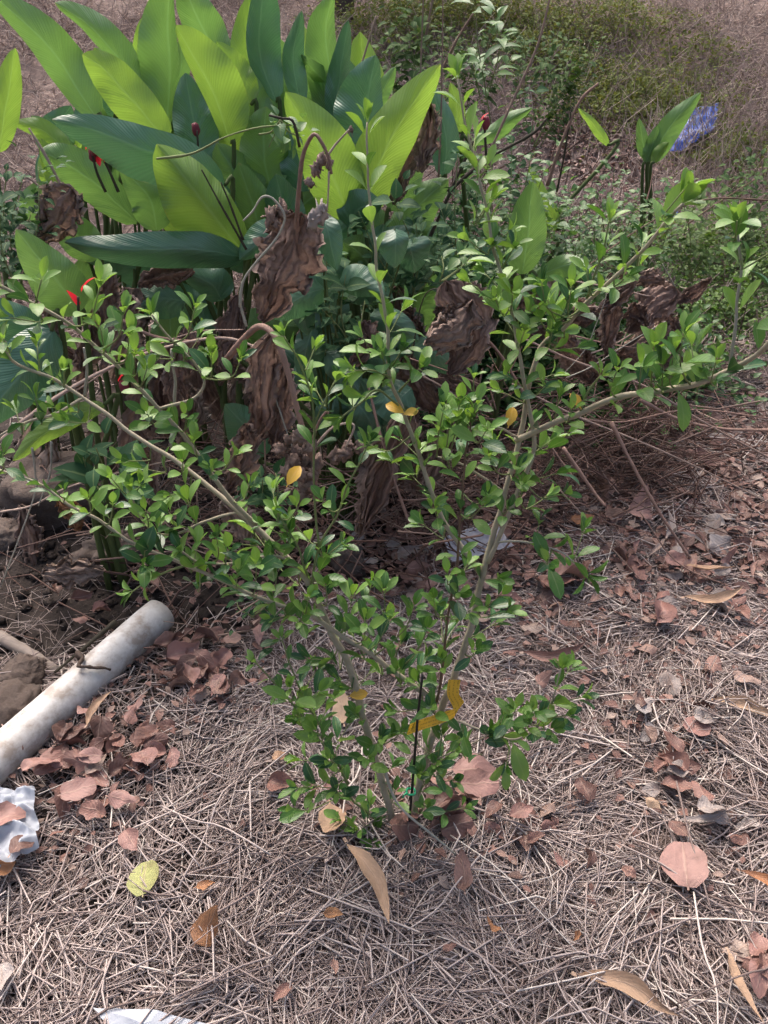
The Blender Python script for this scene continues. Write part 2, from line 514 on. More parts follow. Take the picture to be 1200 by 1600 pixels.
def tube_data(pts, radii, ns=6, knots=0.0):
    V, Fc = [], []
    n = len(pts)
    t0 = (pts[1] - pts[0]).normalized()
    a = t0.orthogonal().normalized()
    for i, p in enumerate(pts):
        t = (pts[min(i + 1, n - 1)] - pts[max(i - 1, 0)]).normalized()
        a = (a - t * a.dot(t)).normalized()
        b = t.cross(a)
        r = radii[i] if hasattr(radii, '__len__') else radii
        r *= 1 + knots * (random.random() - 0.5)
        for j in range(ns):
            ang = 2 * math.pi * j / ns
            V.append(p + (a * math.cos(ang) + b * math.sin(ang)) * r)
    for i in range(n - 1):
        for j in range(ns):
            j2 = (j + 1) % ns
            Fc.append([i * ns + j, i * ns + j2, (i + 1) * ns + j2, (i + 1) * ns + j])
    Fc.append(list(range(ns))[::-1])
    Fc.append([(n - 1) * ns + j for j in range(ns)])
    return V, Fc


class MB:
    def __init__(self):
        self.V, self.F = [], []

    def add(self, vf):
        o = len(self.V)
        self.V += vf[0]
        self.F += [[i + o for i in f] for f in vf[1]]
        return self

    def tube(self, pts, r0, r1=None, ns=6, n=None, knots=0.15):
        n = n or max(4, len(pts) * 4)
        s = spline(pts, n)
        r1 = r0 if r1 is None else r1
        return self.add(tube_data(s, [r0 + (r1 - r0) * i / (n - 1) for i in range(n)], ns, knots))

    def obj(self, name, mat, parent=None, origin=None, smooth=True):
        o = Vector(origin) if origin is not None else Vector((0, 0, 0))
        me = mesh_np(name, [v - o for v in self.V], self.F, mat, None, smooth)
        ob = bpy.data.objects.new(name, me)
        ob.location = o
        return link(ob, parent)


# leaf templates lie along +Y, upper side +Z, unit length
def leaf_template(prof, width, rows=9, fold=0.25, droop=0.15, side=1, jag=0.0, petiole=0.12, crumple=0.0, seed=0, cols=1, twist=0.0, sickle=0.0, uneven=0.0):
    rn = random.Random(seed)
    V, Fc, UV = [], [], []
    n = 2 * cols + 1
    for i in range(rows):
        t = i / (rows - 1)
        y = petiole + (1 - petiole) * t
        wd = prof(t) * width * 0.5 * (1 + (jag if i % 2 else -jag))
        z0 = -droop * t * t + 0.25 * droop * t
        x0 = sickle * math.sin(math.pi * t)
        for j in range(n):
            s = (j - cols) / cols
            x = s * wd * (1 + uneven * noise.noise(Vector((t * 3.5, seed * 1.3, 2.0 if s > 0 else 0.0))))
            z = z0 + abs(s) ** 1.4 * wd * fold
            tw = twist * t
            x, z = x * math.cos(tw) - (z - z0) * math.sin(tw), z0 + x * math.sin(tw) + (z - z0) * math.cos(tw)
            if crumple:
                q = Vector((x * 4, y * 4, seed * 3.1))
                z += crumple * noise.noise(q * 0.8) + crumple * 0.16 * noise.noise(q * 2.2)
                x += crumple * 0.4 * noise.noise(q + Vector((9, 0, 0)))
            V.append((x + x0, y, z))
            UV.append((0.5 + s * 0.5, t))
    for i in range(rows - 1):
        for j in range(n - 1):
            Fc.append((i * n + j, i * n + j + 1, (i + 1) * n + j + 1, (i + 1) * n + j))
    if petiole:
        o = len(V)
        pw = 0.018
        V += [(-pw, 0, 0), (pw, 0, 0), (pw, petiole, 0.004), (-pw, petiole, 0.004)]
        UV += [(0.5, 0), (0.5, 0), (0.5, 0.01), (0.5, 0.01)]
        Fc.append((o, o + 1, o + 2, o + 3))
    return np.array(V), np.array(Fc), np.array(UV)


def obov(t):
    return max(0.02, math.sin(math.pi * min(1, t) ** 1.3) ** 0.6) if t < 1 else 0.02


def ovate(t):
    return max(0.02, math.sin(math.pi * t ** 0.72) ** 0.85) if t < 1 else 0.02


def lance(t):
    return max(0.02, math.sin(math.pi * t ** 0.85) ** 0.9) if t < 1 else 0.02


def roundp(t):
    return max(0.12, math.sin(math.pi * (0.05 + 0.9 * t)) ** 0.55)


def frame_mat(p, d, nrm, L, Wd=None):
    y = d.normalized()
    z = (nrm - y * nrm.dot(y))
    if z.length < 1e-4:
        z = y.orthogonal()
    z.normalize()
    x = y.cross(z)
    m = Matrix((x, y, z)).transposed().to_4x4()
    Wd = Wd or L
    m = m @ Matrix.Diagonal((Wd, L, L, 1))
    m.translation = p
    return m


def joined(name, temps, items, mat, parent=None):
    """items: list of (matrix, template index) -> one mesh object"""
    Vs, Fs, Us, off = [], [], [], 0
    for m, ti in items:
        v, f, u = temps[ti]
        A = np.array(m.to_3x3())
        Vs.append(v @ A.T + np.array(m.translation))
        Fs.append(f + off)
        Us.append(u)
        off += len(v)
    me = mesh_np(name, np.concatenate(Vs), np.concatenate(Fs), mat, np.concatenate(Us))
    return obj(name, me, parent)


def place(name, me, mtx, parent=None):
    o = bpy.data.objects.new(name, me)
    COL.objects.link(o)
    if parent is not None:
        o.parent = parent
        o.matrix_parent_inverse = Matrix.Translation(-parent.location)
    loc, rot, sca = mtx.decompose()
    o.location, o.rotation_euler, o.scale = loc, rot.to_euler(), sca
    return o


def tri_scatter(name, pts, dirs, nrms, L, Wd, mat, bend=None):
    """stuff: N bent three-sided straws as one mesh (numpy). pts centre, dirs unit"""
    N = len(pts)
    side = np.cross(dirs, nrms)
    side /= np.linalg.norm(side, axis=1, keepdims=True) + 1e-9
    nn = np.cross(side, dirs)
    b = bend if bend is not None else RNG.normal(0, 0.10, (N, 2)) * np.array([1.0, 0.45]) * (RNG.random((N, 1)) ** 1.2) * 1.6
    V = np.empty((N, 9, 3), dtype=np.float32)
    for r, s in enumerate((-0.5, 0.0, 0.5)):
        c = pts + dirs * (L * s)[:, None]
        if r == 1:
            c = c + side * (L * b[:, 0])[:, None] + nn * (L * b[:, 1])[:, None]
        V[:, r * 3 + 0] = c - side * (Wd * 0.5)[:, None]
        V[:, r * 3 + 1] = c + side * (Wd * 0.5)[:, None]
        V[:, r * 3 + 2] = c + nn * (Wd * 0.55)[:, None]
    q = []
    for r in (0, 1):
        for a in range(3):
            a2 = (a + 1) % 3
            q.append((r * 3 + a, r * 3 + a2, r * 3 + 3 + a2, r * 3 + 3 + a))
    q = np.array(q)
    Fc = (q[None] + (np.arange(N) * 9)[:, None, None]).reshape(-1, 4)
    return mesh_np(name, V.reshape(-1, 3), Fc, mat, None, False)


def blob(c, r, sq=1.0, seed=0, rough=0.25, n=8):
    V, Fc = [], []
    for i in range(n + 1):
        ph = math.pi * i / n
        for j in range(n + 2):
            th = 2 * math.pi * j / (n + 2)
            d = Vector((math.sin(ph) * math.cos(th), math.sin(ph) * math.sin(th), math.cos(ph) * sq))
            V.append(c + d * r * (1 + rough * noise.noise(d * 2.2 + Vector((seed * 3.3, 0, 0)))))
    for i in range(n):
        for j in range(n + 2):
            j2 = (j + 1) % (n + 2)
            Fc.append([i * (n + 2) + j, (i + 1) * (n + 2) + j, (i + 1) * (n + 2) + j2, i * (n + 2) + j2])
    return V, Fc


# ------------------------------------------------------------------ ground
def axis(lo, hi, dlo, dhi, fine, grow):
    a = list(np.arange(dlo, dhi + 1e-6, fine))
    s, x = fine, dhi
    while x < hi:
        s *= grow
        x += s
        a.append(x)
    s, x = fine, dlo
    while x > lo:
        s *= grow
        x -= s
        a.insert(0, x)
    return np.array(a)


xs = axis(-120, 120, -2.0, 2.2, 0.026, 1.12)
ys = axis(-60, 220, 0.1, 4.2, 0.026, 1.10)
V = [(x, y, H(x, y)) for y in ys for x in xs]
nx, ny = len(xs), len(ys)
ii = np.arange((ny - 1) * (nx - 1))
r_, c_ = ii // (nx - 1), ii % (nx - 1)
b_ = r_ * nx + c_
Fc = np.stack([b_, b_ + 1, b_ + nx + 1, b_ + nx], 1)
me = mesh_np('ground', np.array(V), Fc, 'soil')
at = me.attributes.new('dry', 'FLOAT', 'POINT')


def dryness(x, y):
    d = min(1, max(0, (y - 2.8) / 0.8))
    if y < 1.7 and x > -0.35:
        d = max(d, 0.7)
    if x > 0.4 and y > 1.6:
        d = max(d, 0.3)
    return d


at.data.foreach_set('value', np.array([dryness(v[0], v[1]) for v in V], dtype=np.float32))
ground = obj('ground', me)
tag(ground, 'dark bare soil under straw rising to a dry slope', 'ground', kind='structure')

# ------------------------------------------------------------------ straw mulch (stuff)
PIT = lambda x, y: math.exp(-((x + 0.85) / 0.52) ** 2 - ((y - 1.78) / 0.36) ** 2)


def straw_density(x, y):
    d = 1.0
    d *= 1 - min(1, 1.9 * PIT(x, y))
    if y > 1.65:                                  # thins out under the cannas
        lim = 0.15 + 0.25 * (y - 1.65)
        d *= min(1, max(0.04, (x - lim) / 0.3 + 0.35))
    if y > 1.75:
        d *= 0.6
    if y > 2.2:
        d *= 0.7
    if y < 1.75 and -1.0 < x < -0.3:              # along the pipe bare earth shows
        dd = abs((x + 0.62) - 0.55 * (y - 1.25))
        d *= min(1, 0.25 + dd / 0.16)
    d *= 0.85 + 0.5 * fbm(x * 3, y * 3, 5, 3)
    return max(0, d)


def scatter_pts(n, x0, x1, y0, y1, dens, ybias=1.0):
    out = []
    while len(out) < n:
        x = random.uniform(x0, x1)
        y = y0 + (y1 - y0) * random.random() ** ybias
        if random.random() < dens(x, y):
            out.append((x, y))
    return out


def straw_layer(name, n, x0, x1, y0, y1, dens, mat, lmin, lmax, wmin, wmax, zmax, tilt, ybias=1.0):
    xy = scatter_pts(n, x0, x1, y0, y1, dens, ybias)
    pts = np.empty((n, 3))
    dirs = np.empty((n, 3))
    nr = np.empty((n, 3))
    for i, (x, y) in enumerate(xy):
        clump = 0.5 + 1.3 * fbm(x * 4.5, y * 4.5, 11, 2)
        z = H(x, y) + 0.004 + zmax * random.random() * max(0.25, clump)
        a = math.pi * 2.2 * fbm(x * 2.2, y * 2.2, 21, 2) + (random.gauss(0, 0.42) if random.random() < 0.68 else random.uniform(0, 6.283))
        e = random.gauss(0, tilt)
        pts[i] = (x, y, z)
        dirs[i] = (math.cos(a) * math.cos(e), math.sin(a) * math.cos(e), math.sin(e))
        nr[i] = (random.gauss(0, 0.3), random.gauss(0, 0.3), 1)
    L = lmin + (lmax - lmin) * RNG.random(n) ** 2.3
    Wd = wmin + (wmax - wmin) * RNG.random(n) ** 1.6
    return tri_scatter(name, pts, dirs, nr, L, Wd, mat)


o = obj('straw_mulch', straw_layer('straw_mulch', 46000, -1.45, 1.6, 0.32, 3.0, straw_density, 'straw', 0.03, 0.24, 0.0013, 0.0046, 0.038, 0.09, 1.35))
tag(o, 'thick mat of pale broken dry straw covering the ground', 'straw', kind='stuff')
o = obj('fine_straw', straw_layer('fine_straw', 44000, -1.45, 1.7, 0.32, 3.1, straw_density, 'straw_fine', 0.012, 0.09, 0.0007, 0.0020, 0.034, 0.16, 1.2))
tag(o, 'fine broken straw bits lying between the thicker straws', 'straw', kind='stuff')


def pit_dens(x, y):
    return 0.9 if fbm(x * 5, y * 5, 2) > -0.05 else 0.15


o = obj('grass_tangle', straw_layer('grass_tangle', 1000, -1.6, -0.5, 1.35, 2.4, pit_dens, 'straw_fine', 0.04, 0.2, 0.0008, 0.002, 0.04, 0.3))
tag(o, 'sparse tangle of thin dry grass on the dark soil left', 'dry grass', kind='stuff')

# ------------------------------------------------------------------ dry slope behind
OPEN = [(G(915, 235), 0.32, 0.6), (G(1085, 235), 0.42, 0.75)]
n = 52000
pts, dirs, nr, LL, WW = [], [], [], [], []
while len(pts) < n:
    y = 2.95 + 5.0 * random.random() ** 1.1
    x = random.uniform(-1.0, 1.0) * (0.55 * y + 0.5)
    c = fbm(x * 1.3, y * 1.3, 31, 3)
    if random.random() > 0.65 + 0.9 * c:
        continue
    if any((x - q.x) ** 2 / rx ** 2 + (y - q.y) ** 2 / ry ** 2 < 1 and random.random() < 0.85 for q, rx, ry in OPEN):
        continue
    a = random.uniform(0, 6.283)
    e = abs(random.gauss(0.25, 0.4))
    L_ = random.uniform(0.05, 0.22)
    d = Vector((math.cos(a) * math.cos(e), math.sin(a) * math.cos(e), math.sin(e)))
    pts.append(Vector((x, y, H(x, y) + 0.01)) + d * L_ * 0.45)
    dirs.append(d)
    nr.append((random.gauss(0, .4), random.gauss(0, .4), 1))
    LL.append(L_)
    WW.append(random.uniform(0.002, 0.006))
o = obj('slope_grass', tri_scatter('slope_grass', np.array(pts), np.array(dirs), np.array(nr), np.array(LL), np.array(WW), 'hill_grass', RNG.normal(0, 0.12, (n, 2))))
tag(o, 'matted dry brown grass over the slope behind', 'dry grass', kind='stuff')

pts, dirs, nr, LL, WW = [], [], [], [], []
for (px, py, rad, cnt) in [(1130, 300, 0.35, 260), (1180, 360, 0.3, 240), (1090, 240, 0.35, 160), (1180, 200, 0.5, 260), (820, 200, 0.4, 160), (760, 150, 0.5, 160), (950, 120, 0.6, 160), (1060, 60, 0.7, 200), (650, 120, 0.5, 120), (1195, 300, 0.3, 200)]:
    c = G(px, py)
    for _ in range(cnt):
        x, y = c.x + random.gauss(0, rad), c.y + random.gauss(0, rad)
        a = random.uniform(0, 6.283)
        e = random.gauss(1.0, 0.3)
        L_ = random.uniform(0.12, 0.42)
        d = Vector((math.cos(a) * math.cos(e), math.sin(a) * math.cos(e), math.sin(e)))
        pts.append(Vector((x, y, H(x, y))) + d * L_ * 0.48)
        dirs.append(d)
        nr.append((random.gauss(0, .4), -1, 0.3))
        LL.append(L_)
        WW.append(random.uniform(0.0015, 0.0038))
o = obj('tall_grass', tri_scatter('tall_grass', np.array(pts), np.array(dirs), np.array(nr), np.array(LL), np.array(WW), 'hill_grass', RNG.normal(0, 0.12, (len(pts), 2))))
tag(o, 'wispy tall dry grass stalks standing on the slope', 'dry grass', kind='stuff')

# clods and crumbs of earth on the bare ground at left
items, cl_t = [], []
for sd0 in range(4):
    v, f = blob(Vector((0, 0, 0)), 0.5, 0.75, sd0 + 20, 0.9, 5)
    cl_t.append((np.array([tuple(q) for q in v]), np.array(f), np.zeros((len(v), 2))))
for _ in range(2600):
    x, y = random.uniform(-1.5, -0.15), random.uniform(1.2, 2.5)
    if PIT(x, y) + 0.25 * (y > 1.7) < random.random() * 0.7:
        continue
    sz = 0.004 + 0.03 * random.random() ** 4
    items.append((frame_mat(Vector((x, y, H(x, y) + sz * 0.2)), Vector((random.gauss(0, 1), random.gauss(0, 1), random.gauss(0, .3))), Vector((0, 0, 1)), sz), random.randrange(4)))
tag(joined('earth_clods', cl_t, items, 'soil'), 'dark crumbs and clods of earth on the bare soil left', 'earth', kind='stuff')

small = [leaf_template(ovate, 0.62, 4, 0.3, 0.25, petiole=0.0, seed=s) for s in range(3)]


def cover(name, blobs, n, mat, lo, hi, label, cat='ground cover'):
    items = []
    tot = sum(b[3] for b in blobs)
    for (px, py, rad, wt, ht) in blobs:
        c = G(px, py)
        for _ in range(int(n * wt / tot)):
            u = random.gauss(0, 0.5)
            v = random.gauss(0, 0.5)
            x, y = c.x + u * rad, c.y + v * rad * 0.8
            hh = ht * max(0.05, 1 - 0.5 * (u * u + v * v)) * (0.7 + 0.6 * fbm(x * 6, y * 6, 4, 2))
            z = H(x, y) + 0.01 + max(0.01, hh) * random.random() ** 0.6
            a = random.uniform(0, 6.283)
            e = random.gauss(0.1, 0.5)
            d = Vector((math.cos(a) * math.cos(e), math.sin(a) * math.cos(e), math.sin(e)))
            nn = Vector((random.gauss(0, .5), random.gauss(-0.2, .5), 1))
            items.append((frame_mat(Vector((x, y, z)), d, nn, random.uniform(lo, hi)), random.randrange(3)))
    o = joined(name, small, items, mat)
    return tag(o, label, cat, kind='stuff')


cover('creeping_weeds', [(1130, 470, 0.42, 3, 0.22), (1060, 520, 0.25, 1.2, 0.15), (1190, 430, 0.35, 2, 0.25), (1180, 520, 0.3, 1.4, 0.15), (1000, 430, 0.4, 1.6, 0.3)], 9000, 'cover_leaf', 0.012, 0.03,
      'bright green creeping weeds on the low ground at right')
cover('slope_weeds', [(1000, 180, 0.6, 3.4, 0.2), (930, 60, 0.7, 2.4, 0.2), (870, 120, 0.55, 2, 0.2), (1080, 110, 0.4, 0.6, 0.12), (1150, 270, 0.35, 1.2, 0.18),
                     (700, 40, 0.7, 2, 0.35), (610, 60, 0.55, 1.5, 0.4), (780, 60, 0.6, 1.6, 0.3)], 26000, 'cover_dull', 0.014, 0.036,
      'low olive green weeds in patches on the dry slope')

# reddish litter bed behind, between the weeds
items = []
lit_small = [leaf_template(ovate, 0.6, 4, 0.35, 0.2, petiole=0.0, crumple=0.08, seed=s + 50) for s in range(4)]
c = G(915, 235)
for _ in range(1500):
    x, y = c.x + random.gauss(0, 0.24), c.y + random.gauss(0, 0.4)
    a = random.uniform(0, 6.28)
    items.append((frame_mat(Vector((x, y, H(x, y) + random.uniform(0.005, 0.03))), Vector((math.cos(a), math.sin(a), random.gauss(0, .2))), Vector((random.gauss(0, .3), random.gauss(0, .3), 1)), random.uniform(0.025, 0.06)), random.randrange(4)))
tag(joined('leaf_litter', lit_small, items, 'litter'), 'bed of small reddish fallen leaves seen between the weeds behind', 'leaf litter', kind='stuff')

# crumbled leaf bits under the shrub
items = []
for (px, py, rx, ry, cnt) in [(650, 920, 0.22, 0.18, 500), (860, 900, 0.3, 0.2, 420), (1080, 900, 0.25, 0.25, 350), (1050, 1150, 0.14, 0.2, 220), (700, 1260, 0.15, 0.1, 160), (300, 1050, 0.1, 0.1, 180), (130, 1220, 0.12, 0.1, 200), (950, 760, 0.35, 0.25, 900), (1100, 700, 0.3, 0.3, 900), (880, 700, 0.25, 0.2, 500), (1000, 640, 0.35, 0.25, 600), (760, 800, 0.25, 0.2, 500), (1150, 820, 0.25, 0.2, 500), (600, 820, 0.3, 0.2, 500), (420, 850, 0.22, 0.15, 300)]:
    c = G(px, py)
    for _ in range(cnt):
        x, y = c.x + random.gauss(0, rx), c.y + random.gauss(0, ry)
        a = random.uniform(0, 6.28)
        items.append((frame_mat(Vector((x, y, H(x, y) + random.uniform(0.006, 0.035))), Vector((math.cos(a), math.sin(a), random.gauss(0, .25))), Vector((random.gauss(0, .35), random.gauss(0, .35), 1)), random.uniform(0.012, 0.035) * (1.5 if py < 850 else 1)), random.randrange(4)))
tag(joined('leaf_crumbs', lit_small, items, 'litter'), 'crumbled bits of brown dead leaves among the straw', 'leaf litter', kind='stuff')


# ------------------------------------------------------------------ pipe, stones, plastics
def pxline(pts, Y=None):
    return [P(*p) for p in pts]


a, b = G(256, 985), G(-40, 1245)
rad = 0.046
a.z = H(a.x, a.y) + rad + 0.012
b.z = H(b.x, b.y) + rad - 0.006
b = a + (b - a) * 1.6
L_ = (b - a).length
root = empty('white_pipe', b)
tag(root, 'muddy white plastic pipe lying on the soil beside red leaf heaps', 'pipe')
Vv, Ff = [], []
ns, nl = 40, 24
for ring in ('o', 'i'):
    for i in range(nl):
        t = i / (nl - 1)
        for j in range(ns):
            an = 2 * math.pi * j / ns
            r_ = (rad if ring == 'o' else rad - 0.004)
            if ring == 'o' and i == nl - 1:
                r_ -= 0.0015
            Vv.append((math.cos(an) * r_, math.sin(an) * r_, t * L_ if i < nl - 1 or ring == 'i' else L_ + 0.001))
for ri in (0, 1):
    o_ = ri * nl * ns
    for i in range(nl - 1):
        for j in range(ns):
            f = [o_ + i * ns + j, o_ + i * ns + (j + 1) % ns, o_ + (i + 1) * ns + (j + 1) % ns, o_ + (i + 1) * ns + j]
            Ff.append(f if ri == 0 else f[::-1])
e0 = (nl - 1) * ns
for j in range(ns):
    j2 = (j + 1) % ns
    Ff.append([e0 + j, e0 + j2, nl * ns + e0 + j2, nl * ns + e0 + j])
me = mesh_np('pipe_wall', Vv, Ff, 'pipe')
po = obj('pipe_wall', me)
po.parent = root
po.rotation_euler = (a - b).to_track_quat('Z', 'Y').to_euler()
pipe_a, pipe_b = a, b
# dirt collar lump on the left of the pipe end


def rock(name, px, py, sx, sy, sz, label, seed, mat='stone', sink=0.35, rot=0.0, rough=0.25):
    c = G(px, py)
    V, Fc = [], []
    nu, nv = 40, 26
    for i in range(nv + 1):
        ph = math.pi * i / nv
        for j in range(nu):
            th = 2 * math.pi * j / nu
            d = Vector((math.sin(ph) * math.cos(th), math.sin(ph) * math.sin(th), math.cos(ph)))
            q = 1 + rough * noise.fractal(d * 1.3 + Vector((seed * 7, 0, 0)), 1, 2, 4) + rough * 0.45 * noise.fractal(d * 4.5 + Vector((seed, 3, 0)), 0.8, 2, 5)
            d = Vector((abs(d.x) ** 0.8 * math.copysign(1, d.x), abs(d.y) ** 0.8 * math.copysign(1, d.y), abs(d.z) ** 0.8 * math.copysign(1, d.z)))
            V.append(Vector((d.x * sx * q, d.y * sy * q, d.z * sz * q)))
    for i in range(nv):
        for j in range(nu):
            Fc.append([i * nu + j, (i + 1) * nu + j, (i + 1) * nu + (j + 1) % nu, i * nu + (j + 1) % nu])
    o = obj(name, mesh_np(name, V, Fc, mat))
    o.location = (c.x, c.y + sy * 0.5, H(c.x, c.y) + sz * (1 - 2 * sink))
    o.rotation_euler = (0.1 * seed % 0.3, 0, rot)
    return tag(o, label, 'stone')


rock('stone', 105, 800, 0.19, 0.13, 0.11, 'large grey stone under the shrub leaves at the left', 1, rot=0.2)
rock('stone', 165, 895, 0.10, 0.07, 0.075, 'rough brown earth-crusted stone behind the pipe end', 2, rot=0.6, rough=0.4)
rock('stone', 15, 1135, 0.055, 0.07, 0.045, 'smooth grey stone at the left edge beside the pipe', 3)
rock('stone', 5, 850, 0.06, 0.06, 0.04, 'small dark stone at the left edge above the straw', 4)
rock('stone', 545, 905, 0.045, 0.04, 0.065, 'brown lumpy clod standing behind the middle of shrub', 5, rot=0.3, rough=0.35, sink=0.2)
rock('stone', 30, 1075, 0.05, 0.06, 0.035, 'half buried dark stone left of the pipe', 6)

mb = MB()
pts = [G(-20, 990), G(25, 1015), G(60, 1032), G(90, 1050)]
for i, p in enumerate(pts):
    p.z += 0.02 - 0.006 * i
mb.tube(pts, 0.02, 0.011, 8, 14)
tag(mb.obj('root', 'root', origin=pts[0]), 'thick grey-brown root poking from the soil at left edge', 'root')


def film(name, poly_px, amp, mat, label, cat, n=44, lift=0.012, freq=14, seed=1, pil=0.0):
    """crumpled sheet lying on the ground; poly_px: four corner pixels"""
    c = [G(*p) for p in poly_px]
    V = []
    cen = sum(c, Vector()) / 4
    for i in range(n):
        v = i / (n - 1)
        for j in range(n):
            u = j / (n - 1)
            eu = 0.05 * noise.noise(Vector((v * 4, seed, 0)))
            ev = 0.05 * noise.noise(Vector((u * 4, seed, 5)))
            p = (c[0] * (1 - u) + c[1] * u) * (1 - v) + (c[3] * (1 - u) + c[2] * u) * v
            p = p + (c[1] - c[0]) * eu + (c[3] - c[0]) * ev
            q = Vector((p.x * freq, p.y * freq, seed))
            rr = (0.5 + 0.5 * noise.noise(q * 0.6)) * amp + 0.5 * amp * (1 - abs(noise.noise(q * 0.9 + Vector((0.6 * noise.noise(q * 0.7), 0, 0))))) ** 3 + 0.12 * amp * noise.noise(q * 3)
            edge = min(u, v, 1 - u, 1 - v)
            p.z = H(p.x, p.y) + lift + rr + pil * min(1, edge * 5)
            V.append(p - cen)
    idx = np.arange((n - 1) * (n - 1))
    r, cc = idx // (n - 1), idx % (n - 1)
    b0 = r * n + cc
    me = mesh_np(name, np.array(V), np.stack([b0, b0 + 1, b0 + n + 1, b0 + n], 1), mat)
    o = obj(name, me)
    o.location = cen
    return tag(o, label, cat)


film('plastic_bag', [(-60, 1265), (62, 1250), (70, 1345), (-50, 1440)], 0.05, 'white_film', 'crumpled white plastic bag with leaves on it at left edge', 'plastic bag', pil=0.015, freq=24, n=60)
film('plastic_sheet', [(150, 1585), (235, 1586), (335, 1612), (190, 1630)], 0.010, 'white_film', 'strip of white plastic in straw at bottom edge', 'plastic', lift=0.016, seed=4)
film('plastic_wrapper', [(690, 862), (770, 838), (803, 878), (705, 905)], 0.012, 'clear_film', 'clear plastic wrapper lying behind the right shrub stem', 'wrapper', lift=0.05, seed=7, n=26)
film('printed_sack', [(1066, 200), (1118, 184), (1112, 222), (1042, 258)], 0.045, 'blue_print', 'blue and white printed sack lying on the dry slope', 'sack', lift=0.04, seed=9, freq=9, pil=0.02)
film('blue_scrap', [(1020, 372), (1050, 370), (1052, 380), (1025, 382)], 0.01, 'blue_print', 'tiny blue plastic scrap among dry stems at right', 'plastic', lift=0.12, seed=3, n=10)
film('plastic_scrap', [(972, 545), (1000, 540), (998, 562), (970, 566)], 0.012, 'white_film', 'small white plastic scrap under the dry canes at right', 'plastic', lift=0.03, seed=6, n=14)


# ------------------------------------------------------------------ canna clump
def cprof(t):
    return max(0.03, math.sin(math.pi * t ** 0.78) ** 0.62) if t < 1 else 0.02


def blade(spts, wl, wr, kl=0.35, kr=0.35, nseg=20, nc=4, wave=0.05, crumple=0.0, seed=0, prof=cprof, freq=9.0, ragged=0.0):
    """leaf blade from spine pixels (px, py, Y), half widths in pixels left/right of the spine, k: how far each edge folds back (+) or forward (-)"""
    sp = spline([P(*p) for p in spts], nseg)
    V, Fc, UV = [], [], []
    n = 2 * nc + 1
    for i, p in enumerate(sp):
        t = i / (nseg - 1)
        T = (sp[min(i + 1, nseg - 1)] - sp[max(i - 1, 0)]).normalized()
        view = (p - CAM).normalized()
        wv = T.cross(view)
        wv.normalize()
        m = depth(p) / F
        pr = prof(t)
        if ragged:
            pr *= 1 + ragged * noise.noise(Vector((t * 9, seed * 3.7, 0)))
        for j in range(n):
            s = (j - nc) / nc
            wpx, kk = (wl, kl) if s < 0 else (wr, kr)
            a = abs(s)
            q = p + wv * (math.copysign(1, -s) * a * wpx * m * pr) + view * (kk * (0.5 + 1.0 * t) * a ** 1.5 * wpx * m * pr)
            q = q + view * (wave * wpx * m * pr * a * a * math.sin(t * 16 + seed * 1.7 + (2.1 if s < 0 else 0)))
            if crumple:
                z = q * freq + Vector((seed * 5.3, 0, 0))
                q = q + Vector((noise.noise(z), noise.noise(z + Vector((31, 0, 0))), noise.noise(z + Vector((0, 47, 0))))) * crumple
                z = z * 2.9
                q = q + Vector((noise.noise(z), noise.noise(z + Vector((31, 0, 0))), noise.noise(z + Vector((0, 47, 0))))) * crumple * 0.45
            V.append(q)
            UV.append((0.5 + s * 0.5, t))
    for i in range(nseg - 1):
        for j in range(n - 1):
            Fc.append((i * n + j, i * n + j + 1, (i + 1) * n + j + 1, (i + 1) * n + j))
    return V, Fc, UV, sp


